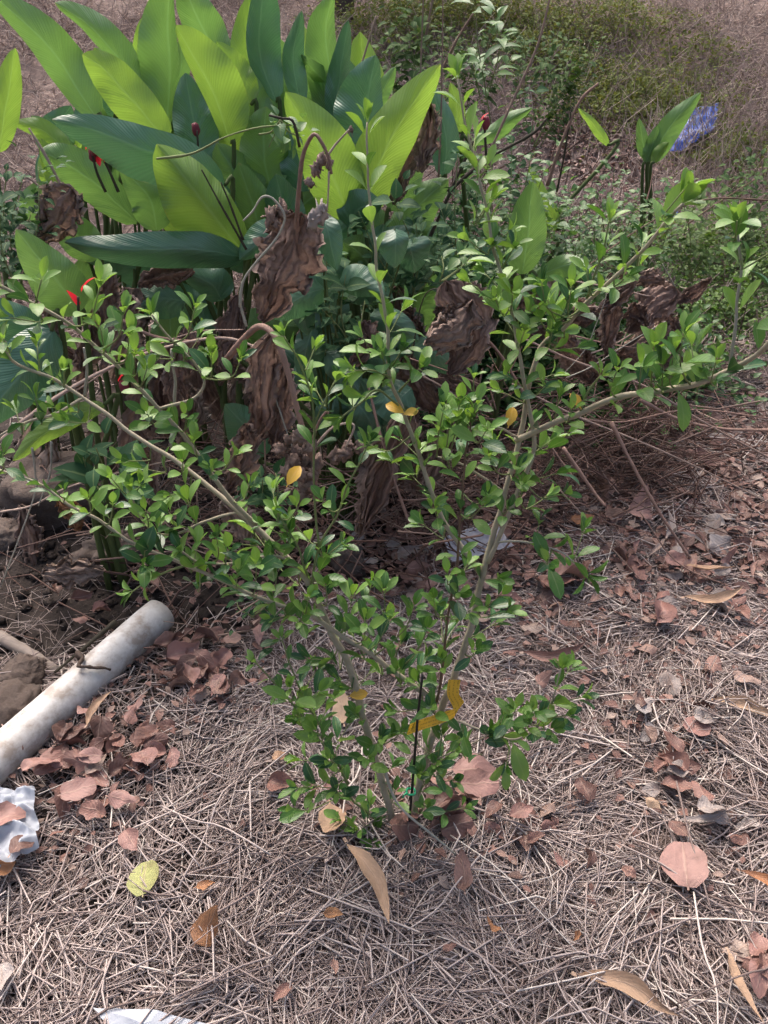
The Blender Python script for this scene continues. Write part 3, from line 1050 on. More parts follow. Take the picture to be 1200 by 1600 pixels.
# each plant: name label, base pixel column at ground depth Y, leaves: (spine, wl, wr, kl, kr, material)
B, D, U = 'canna_bright', 'canna_mid', 'canna_blue'
PLANTS = [
    ('canna plant with a long arching leaf leaving the upper left corner', (165, 2.55), [
        ([(152, 185, 2.5), (105, 112, 2.5), (52, 46, 2.45), (-30, -22, 2.4)], 28, 38, 0.5, 0.3, D),
        ([(207, 150, 2.55), (185, 90, 2.55), (140, 40, 2.5), (84, 6, 2.45)], 14, 30, 0.6, 0.5, D),
        ([(175, 120, 2.6), (160, 95, 2.6), (146, 72, 2.6)], 14, 16, 0.3, 0.3, B)]),
    ('canna plant with a tall upright leaf cut by the top edge', (270, 2.6), [
        ([(264, 200, 2.6), (266, 120, 2.6), (263, 40, 2.58), (264, -40, 2.55)], 52, 14, 0.25, 1.2, D),
        ([(352, 110, 2.65), (325, 60, 2.65), (300, 10, 2.6), (285, -40, 2.6)], 30, 34, 0.5, 0.3, D),
        ([(222, 160, 2.68), (228, 90, 2.68), (226, 20, 2.65)], 24, 18, 0.3, 0.3, B),
        ([(262, 170, 2.7), (283, 110, 2.7), (280, 55, 2.7)], 12, 14, 0.3, 0.3, D)]),
    ('canna plant with a yellow-green leaf behind the big blue-green one', (265, 2.3), [
        ([(262, 222, 2.3), (215, 165, 2.28), (165, 112, 2.26), (128, 84, 2.24)], 36, 34, 0.3, 0.2, B),
        ([(320, 265, 2.38), (303, 190, 2.4), (288, 115, 2.42)], 34, 34, 0.3, 0.3, U)]),
    ('canna plant with a broad blue-green leaf arching left over red buds', (330, 2.1), [
        ([(352, 290, 2.15), (285, 252, 2.05), (215, 232, 1.98), (150, 205, 1.94), (80, 187, 1.92)], 48, 34, 0.55, 0.25, U),
        ([(380, 392, 2.05), (330, 330, 1.98), (290, 280, 1.95), (246, 228, 1.94)], 64, 42, 0.15, 0.9, B)]),
    ('canna plant with a drooping wavy blue-green leaf above brown dead leaves', (350, 2.0), [
        ([(385, 402, 2.05), (320, 392, 1.95), (250, 392, 1.9), (175, 388, 1.87), (103, 377, 1.86)], 30, 30, 0.8, 0.3, U),
        ([(245, 360, 2.12), (235, 310, 2.1), (190, 262, 2.08)], 34, 30, 0.3, 0.3, D),
        ([(285, 370, 2.2), (270, 320, 2.2), (240, 290, 2.18)], 30, 34, 0.3, 0.3, B)]),
    ('canna plant at far left with red flower buds and shaded leaves', (130, 2.15), [
        ([(215, 350, 2.2), (150, 285, 2.15), (95, 250, 2.1), (62, 236, 2.08)], 34, 30, 0.3, 0.4, D),
        ([(110, 240, 2.3), (72, 206, 2.3), (22, 190, 2.28)], 16, 18, 0.4, 0.3, B),
        ([(105, 330, 2.25), (85, 270, 2.25), (60, 215, 2.25)], 18, 18, 0.3, 0.3, B),
        ([(175, 335, 2.3), (155, 285, 2.3), (135, 215, 2.3)], 26, 22, 0.3, 0.3, D)]),
    ('canna plant at left edge with a single upright yellow-green leaf', (5, 2.2), [
        ([(-2, 240, 2.2), (10, 160, 2.2), (24, 74, 2.18)], 26, 22, 0.3, 0.4, B)]),
    ('low canna plant with broad leaves behind the left shrub branch', (70, 1.75), [
        ([(125, 490, 1.8), (88, 435, 1.74), (26, 360, 1.7)], 42, 40, 0.3, 0.3, D),
        ([(75, 540, 1.75), (20, 500, 1.7), (-50, 470, 1.68)], 36, 32, 0.4, 0.2, U),
        ([(82, 515, 1.7), (45, 570, 1.64), (5, 620, 1.6), (-35, 670, 1.58)], 45, 45, 0.3, 0.3, U),
        ([(165, 632, 1.75), (110, 652, 1.7), (65, 680, 1.66), (20, 720, 1.64)], 18, 20, 0.4, 0.2, B)]),
    ('canna plant with a pointed yellow-green leaf in the middle of clump', (365, 2.35), [
        ([(360, 225, 2.35), (338, 160, 2.33), (305, 95, 2.3), (275, 38, 2.28)], 16, 52, 0.6, 0.15, B),
        ([(392, 165, 2.45), (368, 120, 2.45), (338, 66, 2.42)], 22, 30, 0.4, 0.3, B),
        ([(425, 210, 2.5), (400, 160, 2.5), (385, 110, 2.5)], 24, 24, 0.3, 0.3, D)]),
    ('canna plant with pale twisted upright leaves near the top centre', (425, 2.6), [
        ([(396, 130, 2.6), (384, 65, 2.6), (402, -20, 2.58)], 26, 18, 0.3, 0.9, B),
        ([(432, 160, 2.55), (405, 80, 2.55), (408, 10, 2.52), (418, -30, 2.5)], 20, 36, 0.5, 0.3, U),
        ([(470, 165, 2.55), (458, 95, 2.55), (471, 18, 2.52)], 18, 20, 0.5, 0.5, U),
        ([(440, 190, 2.65), (445, 130, 2.65), (440, 60, 2.65)], 24, 24, 0.3, 0.3, D)]),
    ('canna plant with a glossy rolled leaf under the tree trunk', (510, 2.6), [
        ([(512, 190, 2.6), (512, 110, 2.6), (510, 45, 2.57), (522, -10, 2.52)], 36, 16, 0.45, 1.1, D),
        ([(522, 200, 2.58), (530, 120, 2.58), (543, 32, 2.56)], 20, 16, 0.3, 0.5, U),
        ([(492, 185, 2.62), (498, 160, 2.62), (508, 138, 2.62)], 12, 12, 0.3, 0.3, B)]),
    ('canna plant with a broad leaf behind the dried stalk', (535, 2.15), [
        ([(548, 345, 2.2), (520, 280, 2.15), (490, 210, 2.12), (448, 143, 2.1)], 42, 52, 0.3, 0.35, B),
        ([(573, 230, 2.35), (575, 165, 2.35), (584, 85, 2.33)], 54, 24, 0.3, 0.5, U),
        ([(585, 175, 2.45), (600, 140, 2.45), (619, 104, 2.45)], 14, 14, 0.3, 0.3, D)]),
    ('canna plant with a bright leaf leaning right beside the tall shoot', (590, 2.2), [
        ([(572, 335, 2.2), (590, 260, 2.17), (630, 185, 2.14), (688, 100, 2.1)], 44, 40, 0.3, 0.35, B),
        ([(692, 275, 2.4), (694, 205, 2.4), (671, 128, 2.4)], 24, 22, 0.3, 0.4, U),
        ([(715, 210, 2.5), (713, 170, 2.5), (704, 128, 2.5)], 13, 13, 0.3, 0.3, B),
        ([(610, 330, 2.3), (635, 270, 2.3), (650, 200, 2.3)], 28, 26, 0.3, 0.3, D)]),
    ('canna plant with a dark upright leaf right of the middle', (815, 2.25), [
        ([(815, 430, 2.25), (824, 360, 2.22), (833, 282, 2.2)], 34, 30, 0.3, 0.35, D),
        ([(838, 432, 2.2), (885, 414, 2.15), (928, 424, 2.1)], 16, 18, 0.5, 0.2, D),
        ([(870, 360, 2.6), (850, 320, 2.6), (828, 258, 2.6)], 18, 14, 0.3, 0.3, B)]),
    ('small canna plant with pale upright leaves near the blue sack', (1015, 3.4), [
        ([(1016, 255, 3.4), (1045, 200, 3.38), (1096, 144, 3.35)], 18, 20, 0.3, 0.4, D),
        ([(1010, 250, 3.42), (1004, 220, 3.42), (998, 185, 3.42)], 11, 10, 0.3, 0.3, D),
        ([(1022, 255, 3.36), (1032, 235, 3.36), (1046, 221, 3.36)], 9, 9, 0.3, 0.3, B),
        ([(1008, 255, 3.4), (1018, 225, 3.4), (1026, 195, 3.4)], 12, 12, 0.3, 0.3, D)]),
    ('canna shoot with a pale rolled leaf among weeds right of clump', (752, 2.5), [
        ([(735, 225, 2.5), (775, 205, 2.48), (800, 185, 2.46), (832, 168, 2.44)], 12, 14, 0.6, 0.4, D),
        ([(950, 228, 2.9), (930, 200, 2.88), (902, 170, 2.85)], 8, 8, 0.3, 0.3, B)]),
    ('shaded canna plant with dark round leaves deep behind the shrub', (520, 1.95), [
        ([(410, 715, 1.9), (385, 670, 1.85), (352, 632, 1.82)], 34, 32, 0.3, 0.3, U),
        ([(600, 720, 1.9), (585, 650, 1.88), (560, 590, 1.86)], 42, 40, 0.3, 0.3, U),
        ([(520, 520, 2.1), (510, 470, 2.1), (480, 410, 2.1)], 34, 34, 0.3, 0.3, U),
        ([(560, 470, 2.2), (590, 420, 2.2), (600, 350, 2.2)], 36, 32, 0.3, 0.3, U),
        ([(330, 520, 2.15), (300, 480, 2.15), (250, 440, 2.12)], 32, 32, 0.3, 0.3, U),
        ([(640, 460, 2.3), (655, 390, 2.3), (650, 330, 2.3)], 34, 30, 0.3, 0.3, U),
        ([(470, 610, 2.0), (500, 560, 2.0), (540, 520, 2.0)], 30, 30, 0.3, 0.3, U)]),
]
sd_ = 0
CANNAS = []
for label, (bpx, bY), leaves in PLANTS:
    # base on the ground straight under the pixel column
    xg = (bpx - 600) / F * (bY / ray(600, 420).y)
    base = Vector((xg, bY + 0.05, H(xg, bY + 0.05)))
    root = empty('canna_plant', base)
    tag(root, label, 'canna plant', 'canna plants in the clump')
    CANNAS.append(root)
    top = None
    for sp_, wl, wr, kl, kr, mt in leaves:
        sd_ += 1
        wl, wr = wl * 0.98, wr * 0.98
        V, Fc, UV, spn = blade(sp_, wl, wr, kl * 1.5 + random.uniform(-.1, .2), kr * 1.5 + random.uniform(-.1, .2), seed=sd_, wave=0.2, nseg=24, nc=5, crumple=0.006, freq=6.0)
        V = [v - base for v in V]
        lo = bpy.data.objects.new('leaf', mesh_np('leaf', V, np.array(Fc), mt, UV))
        COL.objects.link(lo)
        lo.parent = root
        # sheath from the ground to the blade base
        s = spn[0]
        dirn = (spn[1] - spn[0]).normalized()
        off = Vector((random.uniform(-.05, .05), random.uniform(-.04, .04), 0))
        bb = base + off
        bb.z = H(bb.x, bb.y) - 0.01
        m1 = bb.lerp(s, 0.55)
        m1.x = bb.x * 0.65 + m1.x * 0.35
        mb = MB()
        mb.tube([bb, m1, s - dirn * 0.03, s + dirn * 0.004], 0.010, 0.0045, 7, 16, 0.05)
        mb.V = [v - base for v in mb.V]
        so = bpy.data.objects.new('stem', mesh_np('stem', mb.V, mb.F, 'canna_stem'))
        COL.objects.link(so)
        so.parent = root
        so.matrix_parent_inverse = Matrix.Identity(4)
    if 'red flower buds' in label or 'over red buds' in label or 'yellow-green leaf in the middle' in label:
        pass


petal_t = leaf_template(lance, 0.4, 6, 0.4, 0.35, petiole=0.0)


def flower(stem_px, petals, label, name='canna_flower', buds=0):
    pts = [P(*p) for p in stem_px]
    root = empty(name, pts[0])
    tag(root, label, 'flower')
    MB().tube(pts, 0.004, 0.0025, 6, 10).obj('stem', 'dark_stem', root)
    tip = pts[-1]
    for i in range(petals):
        a = i * 2.4
        p = tip + Vector((random.gauss(0, .008), random.gauss(0, .008), random.uniform(-0.03, 0.01)))
        d = Vector((math.cos(a) * 0.6, math.sin(a) * 0.6, random.uniform(0.2, 1)))
        place('petal', PET, frame_mat(p, d, Vector((math.cos(a + 2), math.sin(a), 0.6)), random.uniform(0.028, 0.045)), root)
    for i in range(buds):
        p = tip + Vector((random.gauss(0, .012), random.gauss(0, .01), -0.02 * i))
        mb = MB()
        mb.add(blob(p, 0.011, 1.5, i))
        mb.obj('bud', 'dark_bud', root)
    return root


PET = mesh_np('petal', petal_t[0], petal_t[1], 'red_petal', petal_t[2])
flower([(185, 300, 2.0), (172, 270, 2.0), (158, 240, 2.0)], 7, 'red canna flower spike left under the arching blue-green leaf', buds=0)
flower([(165, 300, 2.02), (150, 265, 2.02), (140, 218, 2.02)], 2, 'dark red canna bud spike beside the red flower spike', buds=3)
flower([(312, 290, 2.25), (310, 240, 2.25), (308, 204, 2.25)], 0, 'single dark red round bud in middle of cannas', buds=1)
flower([(125, 520, 1.55), (123, 490, 1.55), (122, 464, 1.55)], 2, 'small bright red flower among the left shrub leaves')
flower([(760, 250, 2.3), (758, 215, 2.3), (757, 192, 2.3)], 1, 'small red flower among weeds right of the cannas', buds=1)
flower([(195, 640, 1.6), (193, 610, 1.6), (192, 600, 1.6)], 1, 'tiny red bud below the left shrub branch', buds=1)


# ------------------------------------------------------------------ withered leaves
def withered(spts, wl, wr, label, mat='dead', crumple=0.03, kl=0.5, kr=0.5, seed=0, nseg=26):
    V, Fc, UV, spn = blade(spts, wl, wr, kl, kr, 56, 15, 0.25, crumple * 0.45, seed, freq=6.0, ragged=0.6)
    W2 = []
    for v, (u, t) in zip(V, UV):
        wb = 0.6 * noise.noise(Vector((t * 5, u * 2, seed)))
        cr = abs(noise.noise(Vector((u * 6 + wb * 0.7, t * 0.9, seed * 2.3)))) - 0.25
        cr2 = abs(noise.noise(Vector((u * 14 + wb, t * 2.4, seed * 4.1)))) - 0.25
        cr3 = abs(noise.noise(Vector((u * 5, t * 15, seed * 1.1)))) - 0.25
        edge = abs(u - 0.5) * 2
        rag = edge ** 3 * 0.016 * noise.noise(Vector((t * 40, u * 3, seed)))
        W2.append(v + FWD * (0.050 * cr + 0.016 * cr2 + 0.005 * cr3 + 0.003 * noise.noise(Vector((u * 40, t * 40, seed)))) + Vector((0.014 * cr2, 0, 0.008 * cr3)) + Vector((rag, 0, rag)))
    V = W2
    o_ = spn[0]
    ob = bpy.data.objects.new('withered_leaf', mesh_np('withered_leaf', [v - o_ for v in V], np.array(Fc), mat, UV, False))
    ob.location = o_
    COL.objects.link(ob)
    return tag(ob, label, 'dead leaf', 'withered brown leaves hanging in the clump')


W = [
    ([(468, 335, 1.62), (455, 390, 1.6), (435, 440, 1.58), (410, 505, 1.58)], 52, 44, 'large crumpled brown leaf hanging in front of the cannas', 'dead', 0.028),
    ([(120, 300, 1.9), (95, 340, 1.88), (60, 375, 1.88)], 32, 34, 'dark red-brown withered leaf under cannas at upper left', 'dead', 0.03),
    ([(665, 165, 2.2), (662, 215, 2.2), (655, 265, 2.2)], 22, 20, 'dark brown withered leaf hanging beside the bright leaning canna leaf', 'dead', 0.03),
    ([(650, 190, 2.25), (640, 250, 2.25), (618, 320, 2.25)], 22, 22, 'long dark withered leaf behind the tall green shoot', 'dead', 0.03),
    ([(700, 440, 1.75), (735, 490, 1.72), (725, 540, 1.7), (700, 585, 1.7)], 44, 40, 'big torn brown leaf curling left of the right shrub stem', 'dead', 0.035),
    ([(745, 470, 1.7), (715, 520, 1.68), (665, 540, 1.66)], 28, 34, 'creased brown leaf folded over behind the middle stems', 'dead_pale', 0.03),
    ([(425, 530, 1.6), (415, 590, 1.6), (405, 660, 1.6), (398, 700, 1.6)], 24, 26, 'shredded brown leaf hanging under the bent dry stalk', 'dead', 0.028),
    ([(440, 570, 1.62), (432, 640, 1.62), (425, 700, 1.62)], 26, 28, 'dark shredded leaf hanging right of the bent stalk', 'dead', 0.03),
    ([(385, 660, 1.5), (385, 710, 1.5), (355, 770, 1.5)], 18, 22, 'pointed brown leaf blade hanging over the left branch', 'dead', 0.015),
    ([(640, 640, 1.7), (610, 720, 1.68), (570, 830, 1.66)], 26, 26, 'long brown withered blade slanting behind the central stem', 'dead', 0.02),
    ([(600, 690, 1.75), (580, 760, 1.72), (560, 840, 1.7)], 22, 24, 'dull brown withered blade near the seed pods', 'dead_pale', 0.02),
    ([(300, 420, 2.0), (260, 430, 2.0), (220, 440, 2.0)], 18, 24, 'shaded brown leaf under the wavy blue-green leaf', 'dead', 0.03),
    ([(180, 430, 1.9), (172, 480, 1.9), (165, 540, 1.9)], 16, 16, 'dark narrow withered leaf behind the left shrub shoots', 'dead', 0.025),
    ([(960, 440, 2.0), (955, 500, 2.0), (950, 560, 2.0)], 14, 16, 'dark red-brown upright dead leaf below the diagonal branch', 'dead', 0.02),
    ([(1055, 455, 2.2), (1020, 480, 2.18), (985, 520, 2.15)], 26, 30, 'brown crumpled debris at the end of the dry cane heap', 'dead', 0.04),
    ([(1040, 500, 2.2), (1010, 530, 2.2), (970, 540, 2.2)], 24, 24, 'pale torn dead leaf low in the dry cane heap', 'dead_pale', 0.035),
    ([(870, 520, 2.1), (900, 560, 2.1), (930, 600, 2.1)], 20, 20, 'brown withered leaf behind the upper right branch', 'dead', 0.03),
    ([(680, 600, 1.9), (720, 610, 1.88), (770, 640, 1.86)], 26, 30, 'shaded brown leaf lying behind the crossing stems', 'dead', 0.04),
    ([(620, 560, 1.95), (650, 600, 1.95), (690, 640, 1.95)], 24, 26, 'dark brown leaf in shade right of the tall shoot', 'dead', 0.035),
    ([(35, 790, 1.95), (48, 850, 1.9), (60, 910, 1.85)], 16, 16, 'curled brown leaf strip hanging by the left stones', 'dead', 0.02),
    ([(95, 780, 1.72), (115, 800, 1.7), (125, 830, 1.7)], 14, 14, 'small orange-brown dead leaf by the grey stone', 'litter_orange', 0.015),
    ([(70, 895, 1.72), (115, 890, 1.7), (160, 890, 1.7)], 22, 24, 'large torn tan leaf lying below the crusted stone', 'dead_pale', 0.03),
    ([(215, 670, 1.7), (230, 720, 1.7), (240, 790, 1.7)], 18, 18, 'dark hanging dead leaf beside the left branch', 'dead', 0.02),
    ([(350, 780, 1.45), (375, 810, 1.43), (385, 850, 1.42)], 20, 22, 'pinkish torn dead leaf caught under the left branch', 'dead_pale', 0.02),
    ([(665, 760, 1.85), (690, 700, 1.85), (705, 640, 1.85)], 16, 18, 'upright brown withered blade between the two stems', 'dead', 0.02),
]
for i, (s, wl, wr, lb, mt, cr) in enumerate(W):
    withered(s, wl, wr, lb, mt, cr, seed=i + 3, kl=random.uniform(-0.4, 0.8), kr=random.uniform(0.0, 0.9))

rf = random.Random(11)
EXTRA = [
    ([(425, 420, 2.3), (400, 340, 2.28), (372, 255, 2.26)], 38, 34, 'canna_mid'), ([(465, 440, 2.3), (445, 350, 2.28), (432, 270, 2.27)], 32, 34, 'canna_blue'),
    ([(400, 345, 2.35), (375, 285, 2.35), (340, 225, 2.35)], 34, 34, 'canna_mid'), ([(490, 420, 2.25), (525, 370, 2.22), (575, 330, 2.2)], 26, 30, 'canna_blue'),
    ([(340, 360, 2.2), (325, 310, 2.2), (300, 255, 2.2)], 30, 34, 'canna_blue'), ([(425, 300, 2.4), (415, 230, 2.4), (418, 165, 2.4)], 34, 32, 'canna_mid'),
    ([(470, 300, 2.4), (475, 240, 2.4), (470, 175, 2.4)], 32, 30, 'canna_blue'), ([(520, 330, 2.4), (530, 260, 2.4), (540, 190, 2.4)], 34, 34, 'canna_blue'),
    ([(160, 400, 2.15), (120, 370, 2.1), (70, 320, 2.08)], 26, 26, 'canna_mid'), ([(210, 420, 2.2), (180, 400, 2.18), (125, 400, 2.15)], 22, 24, 'canna_blue'),
    ([(620, 400, 2.3), (650, 330, 2.3), (700, 280, 2.3)], 26, 28, 'canna_mid'), ([(290, 470, 2.05), (240, 470, 2.0), (180, 500, 1.98)], 26, 26, 'canna_blue'),
    ([(110, 300, 2.35), (90, 240, 2.35), (50, 180, 2.35)], 24, 24, 'canna_mid'), ([(350, 470, 2.1), (330, 440, 2.08), (280, 420, 2.06)], 24, 28, 'canna_blue'),
    ([(700, 480, 2.25), (730, 420, 2.25), (780, 390, 2.22)], 24, 24, 'canna_blue'), ([(560, 420, 2.3), (580, 370, 2.3), (560, 300, 2.3)], 36, 32, 'canna_mid'),
]
for i, (sp_, wl, wr, mt) in enumerate(EXTRA):
    px, py, Y = sp_[0]
    pl = min(CANNAS, key=lambda q: abs(P(px, py, Y).x - q.location.x) + 0.5 * abs(Y - q.location.y))
    V, Fc, UV, spn = blade(sp_, wl * 1.15, wr * 1.15, rf.uniform(0.2, 1.0), rf.uniform(0.2, 1.0), seed=i + 370, wave=0.22, nseg=18, nc=4, crumple=0.008, freq=6.0)
    lo = bpy.data.objects.new('leaf', mesh_np('leaf', [v - pl.location for v in V], np.array(Fc), mt, UV))
    COL.objects.link(lo)
    lo.parent = pl
    mb = MB()
    b0 = pl.location + Vector((rf.uniform(-.05, .05), rf.uniform(-.04, .05), 0))
    mb.tube([b0, b0.lerp(spn[0], 0.6) + Vector((0, 0, 0.03)), spn[0] + (spn[1] - spn[0]) * 0.2], 0.008, 0.004, 6, 10, 0.05)
    so = bpy.data.objects.new('stem', mesh_np('stem', [v - pl.location for v in mb.V], mb.F, 'canna_stem'))
    COL.objects.link(so)
    so.parent = pl
# upright leaves standing further back in the clump
for i in range(34):
    px = 60 + 560 * (i + rf.random()) / 34
    py = rf.uniform(210, 330)
    Y = rf.uniform(2.6, 3.0)
    lean = rf.gauss(0, 0.35)
    ln = rf.uniform(110, 210) * (1.0 if px > 150 else 0.7)
    tip = (px + ln * math.sin(lean), py - ln * math.cos(lean), Y - rf.uniform(-.05, 0.1))
    mid = ((px + tip[0]) / 2 + rf.uniform(-10, 10), (py + tip[1]) / 2, Y)
    pl = min(CANNAS, key=lambda q: abs(P(px, py, Y).x - q.location.x) + 0.5 * abs(Y - q.location.y))
    V, Fc, UV, spn = blade([(px, py, Y), mid, tip], rf.uniform(18, 40), rf.uniform(18, 40), rf.uniform(0.1, 1.4), rf.uniform(0.1, 1.4), seed=i + 170, wave=0.25, nseg=16, nc=4, crumple=0.008, freq=6.0)
    lo = bpy.data.objects.new('leaf', mesh_np('leaf', [v - pl.location for v in V], np.array(Fc), rf.choice(['canna_blue', 'canna_mid', 'canna_mid', 'canna_bright']), UV))
    COL.objects.link(lo)
    lo.parent = pl
    mb = MB()
    b0 = pl.location + Vector((rf.uniform(-.06, .06), rf.uniform(-.04, .08), 0))
    mb.tube([b0, b0.lerp(spn[0], 0.6) + Vector((0, 0, 0.03)), spn[0] + (spn[1] - spn[0]) * 0.2], 0.009, 0.004, 6, 10, 0.05)
    so = bpy.data.objects.new('stem', mesh_np('stem', [v - pl.location for v in mb.V], mb.F, 'canna_stem'))
    COL.objects.link(so)
    so.parent = pl
for i in range(30):
    px, py = rf.uniform(40, 680), rf.uniform(330, 640)
    Y = rf.uniform(2.15, 2.6)
    an = rf.uniform(-2.6, -0.5) if rf.random() < 0.6 else rf.uniform(0, 6.28)
    ln = rf.uniform(60, 120)
    tip = (px + ln * math.cos(an), py + ln * math.sin(an), Y - rf.uniform(0.0, 0.1))
    mid = ((px + tip[0]) / 2 + rf.uniform(-14, 14), (py + tip[1]) / 2 - rf.uniform(-4, 14), Y - 0.03)
    pl = min(CANNAS, key=lambda q: abs(P(px, py, Y).x - q.location.x) + abs(Y - q.location.y))
    V, Fc, UV, spn = blade([(px, py, Y), mid, tip], rf.uniform(22, 36), rf.uniform(22, 36), rf.uniform(0.1, .8), rf.uniform(0.1, .8), seed=i + 70, wave=0.2, nseg=14, nc=3, crumple=0.006, freq=6.0)
    lo = bpy.data.objects.new('leaf', mesh_np('leaf', [v - pl.location for v in V], np.array(Fc), rf.choice(['canna_blue', 'canna_mid', 'canna_blue']), UV))
    COL.objects.link(lo)
    lo.parent = pl
    mb = MB()
    b0 = pl.location + Vector((rf.uniform(-.05, .05), rf.uniform(-.04, .04), 0))
    mb.tube([b0, b0.lerp(spn[0], 0.6) + Vector((0, 0, 0.03)), spn[0] + (spn[1] - spn[0]) * 0.2], 0.007, 0.003, 6, 10, 0.05)
    so = bpy.data.objects.new('stem', mesh_np('stem', [v - pl.location for v in mb.V], mb.F, 'canna_stem'))
    COL.objects.link(so)
    so.parent = pl
for i in range(26):
    px, py = rf.uniform(440, 660), rf.uniform(330, 640)
    Y = rf.uniform(1.8, 2.15)
    an = rf.uniform(0.2, 2.9) if rf.random() < 0.6 else rf.uniform(0, 6.28)
    ln = rf.uniform(50, 95)
    tip = (px + ln * math.cos(an), py + ln * math.sin(an), Y - rf.uniform(0.0, 0.06))
    pl = CANNAS[-1]
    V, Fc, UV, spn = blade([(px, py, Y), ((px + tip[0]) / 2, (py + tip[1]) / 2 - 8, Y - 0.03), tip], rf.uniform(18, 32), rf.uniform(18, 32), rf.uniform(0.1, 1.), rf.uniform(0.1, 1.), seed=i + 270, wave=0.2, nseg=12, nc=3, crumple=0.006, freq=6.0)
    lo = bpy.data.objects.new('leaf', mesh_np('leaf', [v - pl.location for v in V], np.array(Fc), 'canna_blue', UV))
    COL.objects.link(lo)
    lo.parent = pl
    mb = MB()
    b0 = pl.location + Vector((rf.uniform(-.06, .06), rf.uniform(-.04, .06), 0))
    mb.tube([b0, b0.lerp(spn[0], 0.6) + Vector((0, 0, 0.04)), spn[0] + (spn[1] - spn[0]) * 0.2], 0.005, 0.002, 6, 10, 0.05)
    so = bpy.data.objects.new('stem', mesh_np('stem', [v - pl.location for v in mb.V], mb.F, 'canna_stem'))
    COL.objects.link(so)
    so.parent = pl
for i in range(34):
    px, py = rf.uniform(60, 700), rf.uniform(430, 700)
    if 450 < px < 620 and i % 3:
        px -= 200
    Y = rf.uniform(1.75, 2.5)
    ln = rf.uniform(70, 170)
    withered([(px, py, Y), (px + rf.uniform(-15, 15), py + ln * 0.5, Y - 0.03), (px + rf.uniform(-45, 45), py + ln, Y - 0.02)], rf.uniform(12, 30), rf.uniform(12, 30),
             'withered %s hanging leaf low in the clump, %s' % ('long' if ln > 120 else 'short', 'behind the left shrub branch' if px < 220 else ('left of the bent stalk' if px < 400 else ('near the seed pods' if px < 540 else 'behind the central stem'))) + (', upper' if py < 520 else (', middle' if py < 610 else ', lower')), rf.choice(['dead', 'dead', 'dead_pale']), 0.025, rf.uniform(-.3, .8), rf.uniform(-.3, .8), seed=i + 100)
for i in range(16):
    px, py = rf.uniform(850, 1060), rf.uniform(440, 600)
    Y = rf.uniform(1.95, 2.4)
    an = rf.uniform(0, 6.28)
    ln = rf.uniform(40, 90)
    withered([(px, py, Y), (px + ln * .5 * math.cos(an), py + ln * .3 * math.sin(an), Y), (px + ln * math.cos(an), py + ln * .7 * math.sin(an), Y - .04)], rf.uniform(8, 20), rf.uniform(8, 20),
             '%s torn dead leaf in the dry heap right of the stems, %s %s' % ('long' if ln > 65 else 'short', 'upper' if py < 500 else ('middle' if py < 550 else 'lower'), 'left' if px < 920 else ('centre' if px < 990 else 'right')), rf.choice(['dead', 'dead', 'dead_pale']), 0.03, rf.uniform(-.3, .8), rf.uniform(-.3, .8), seed=i + 200)

# ------------------------------------------------------------------ dried stalks and canes
root = empty('dried_flower_stalk', P(505, 800, 1.5))
tag(root, 'bent dry canna stalk hanging down with clustered seed pods', 'dry stalk')
mb = MB()
mb.tube([P(355, 560, 1.6), P(385, 525, 1.56), P(408, 510, 1.52), P(432, 530, 1.48), P(452, 590, 1.46), P(470, 660, 1.44), P(486, 700, 1.44), P(495, 780, 1.46)], 0.0075, 0.005, 8, 34)
mb.obj('stalk', 'cane_red', root)
MB().tube([P(490, 700, 1.44), P(520, 668, 1.44), P(553, 664, 1.44), P(540, 700, 1.43)], 0.003, 0.002, 6, 16).obj('side_stalk', 'cane', root)
MB().tube([P(488, 690, 1.44), P(498, 660, 1.44), P(512, 642, 1.44), P(511, 660, 1.44)], 0.003, 0.002, 6, 12).obj('side_stalk', 'cane_red', root)
pods = [(436, 703, 12), (450, 688, 9), (466, 683, 13), (485, 700, 15), (480, 718, 14), (458, 722, 13), (448, 735, 12), (470, 740, 14), (488, 742, 13), (478, 760, 14), (452, 770, 10), (470, 775, 13), (495, 725, 12),
        (522, 715, 13), (538, 708, 14), (545, 695, 10), (562, 700, 11), (462, 705, 11), (490, 765, 11)]
for i, (x, y, r) in enumerate(pods):
    p = P(x, y, 1.44 + random.uniform(-.02, .02))
    mb = MB()
    rr_ = r * depth(p) / F * 0.72
    mb.add(blob(p, rr_, random.uniform(0.9, 1.5), i, 1.1, 9))
    for q_ in range(3):
        dq = Vector((random.gauss(0, 1), random.gauss(0, 1), random.gauss(0, 1))).normalized()
        mb.add(blob(p + dq * rr_ * 0.55, rr_ * 0.6, random.uniform(0.7, 1.5), i + q_ * 7, 1.2, 6))
        mb.tube([p + dq * rr_ * 0.8, p + dq * rr_ * 1.5 + Vector((random.gauss(0, .002), 0, -.003))], rr_ * 0.18, rr_ * 0.05, 5, 4)
    mb.obj('seed_pod', 'pod', root)

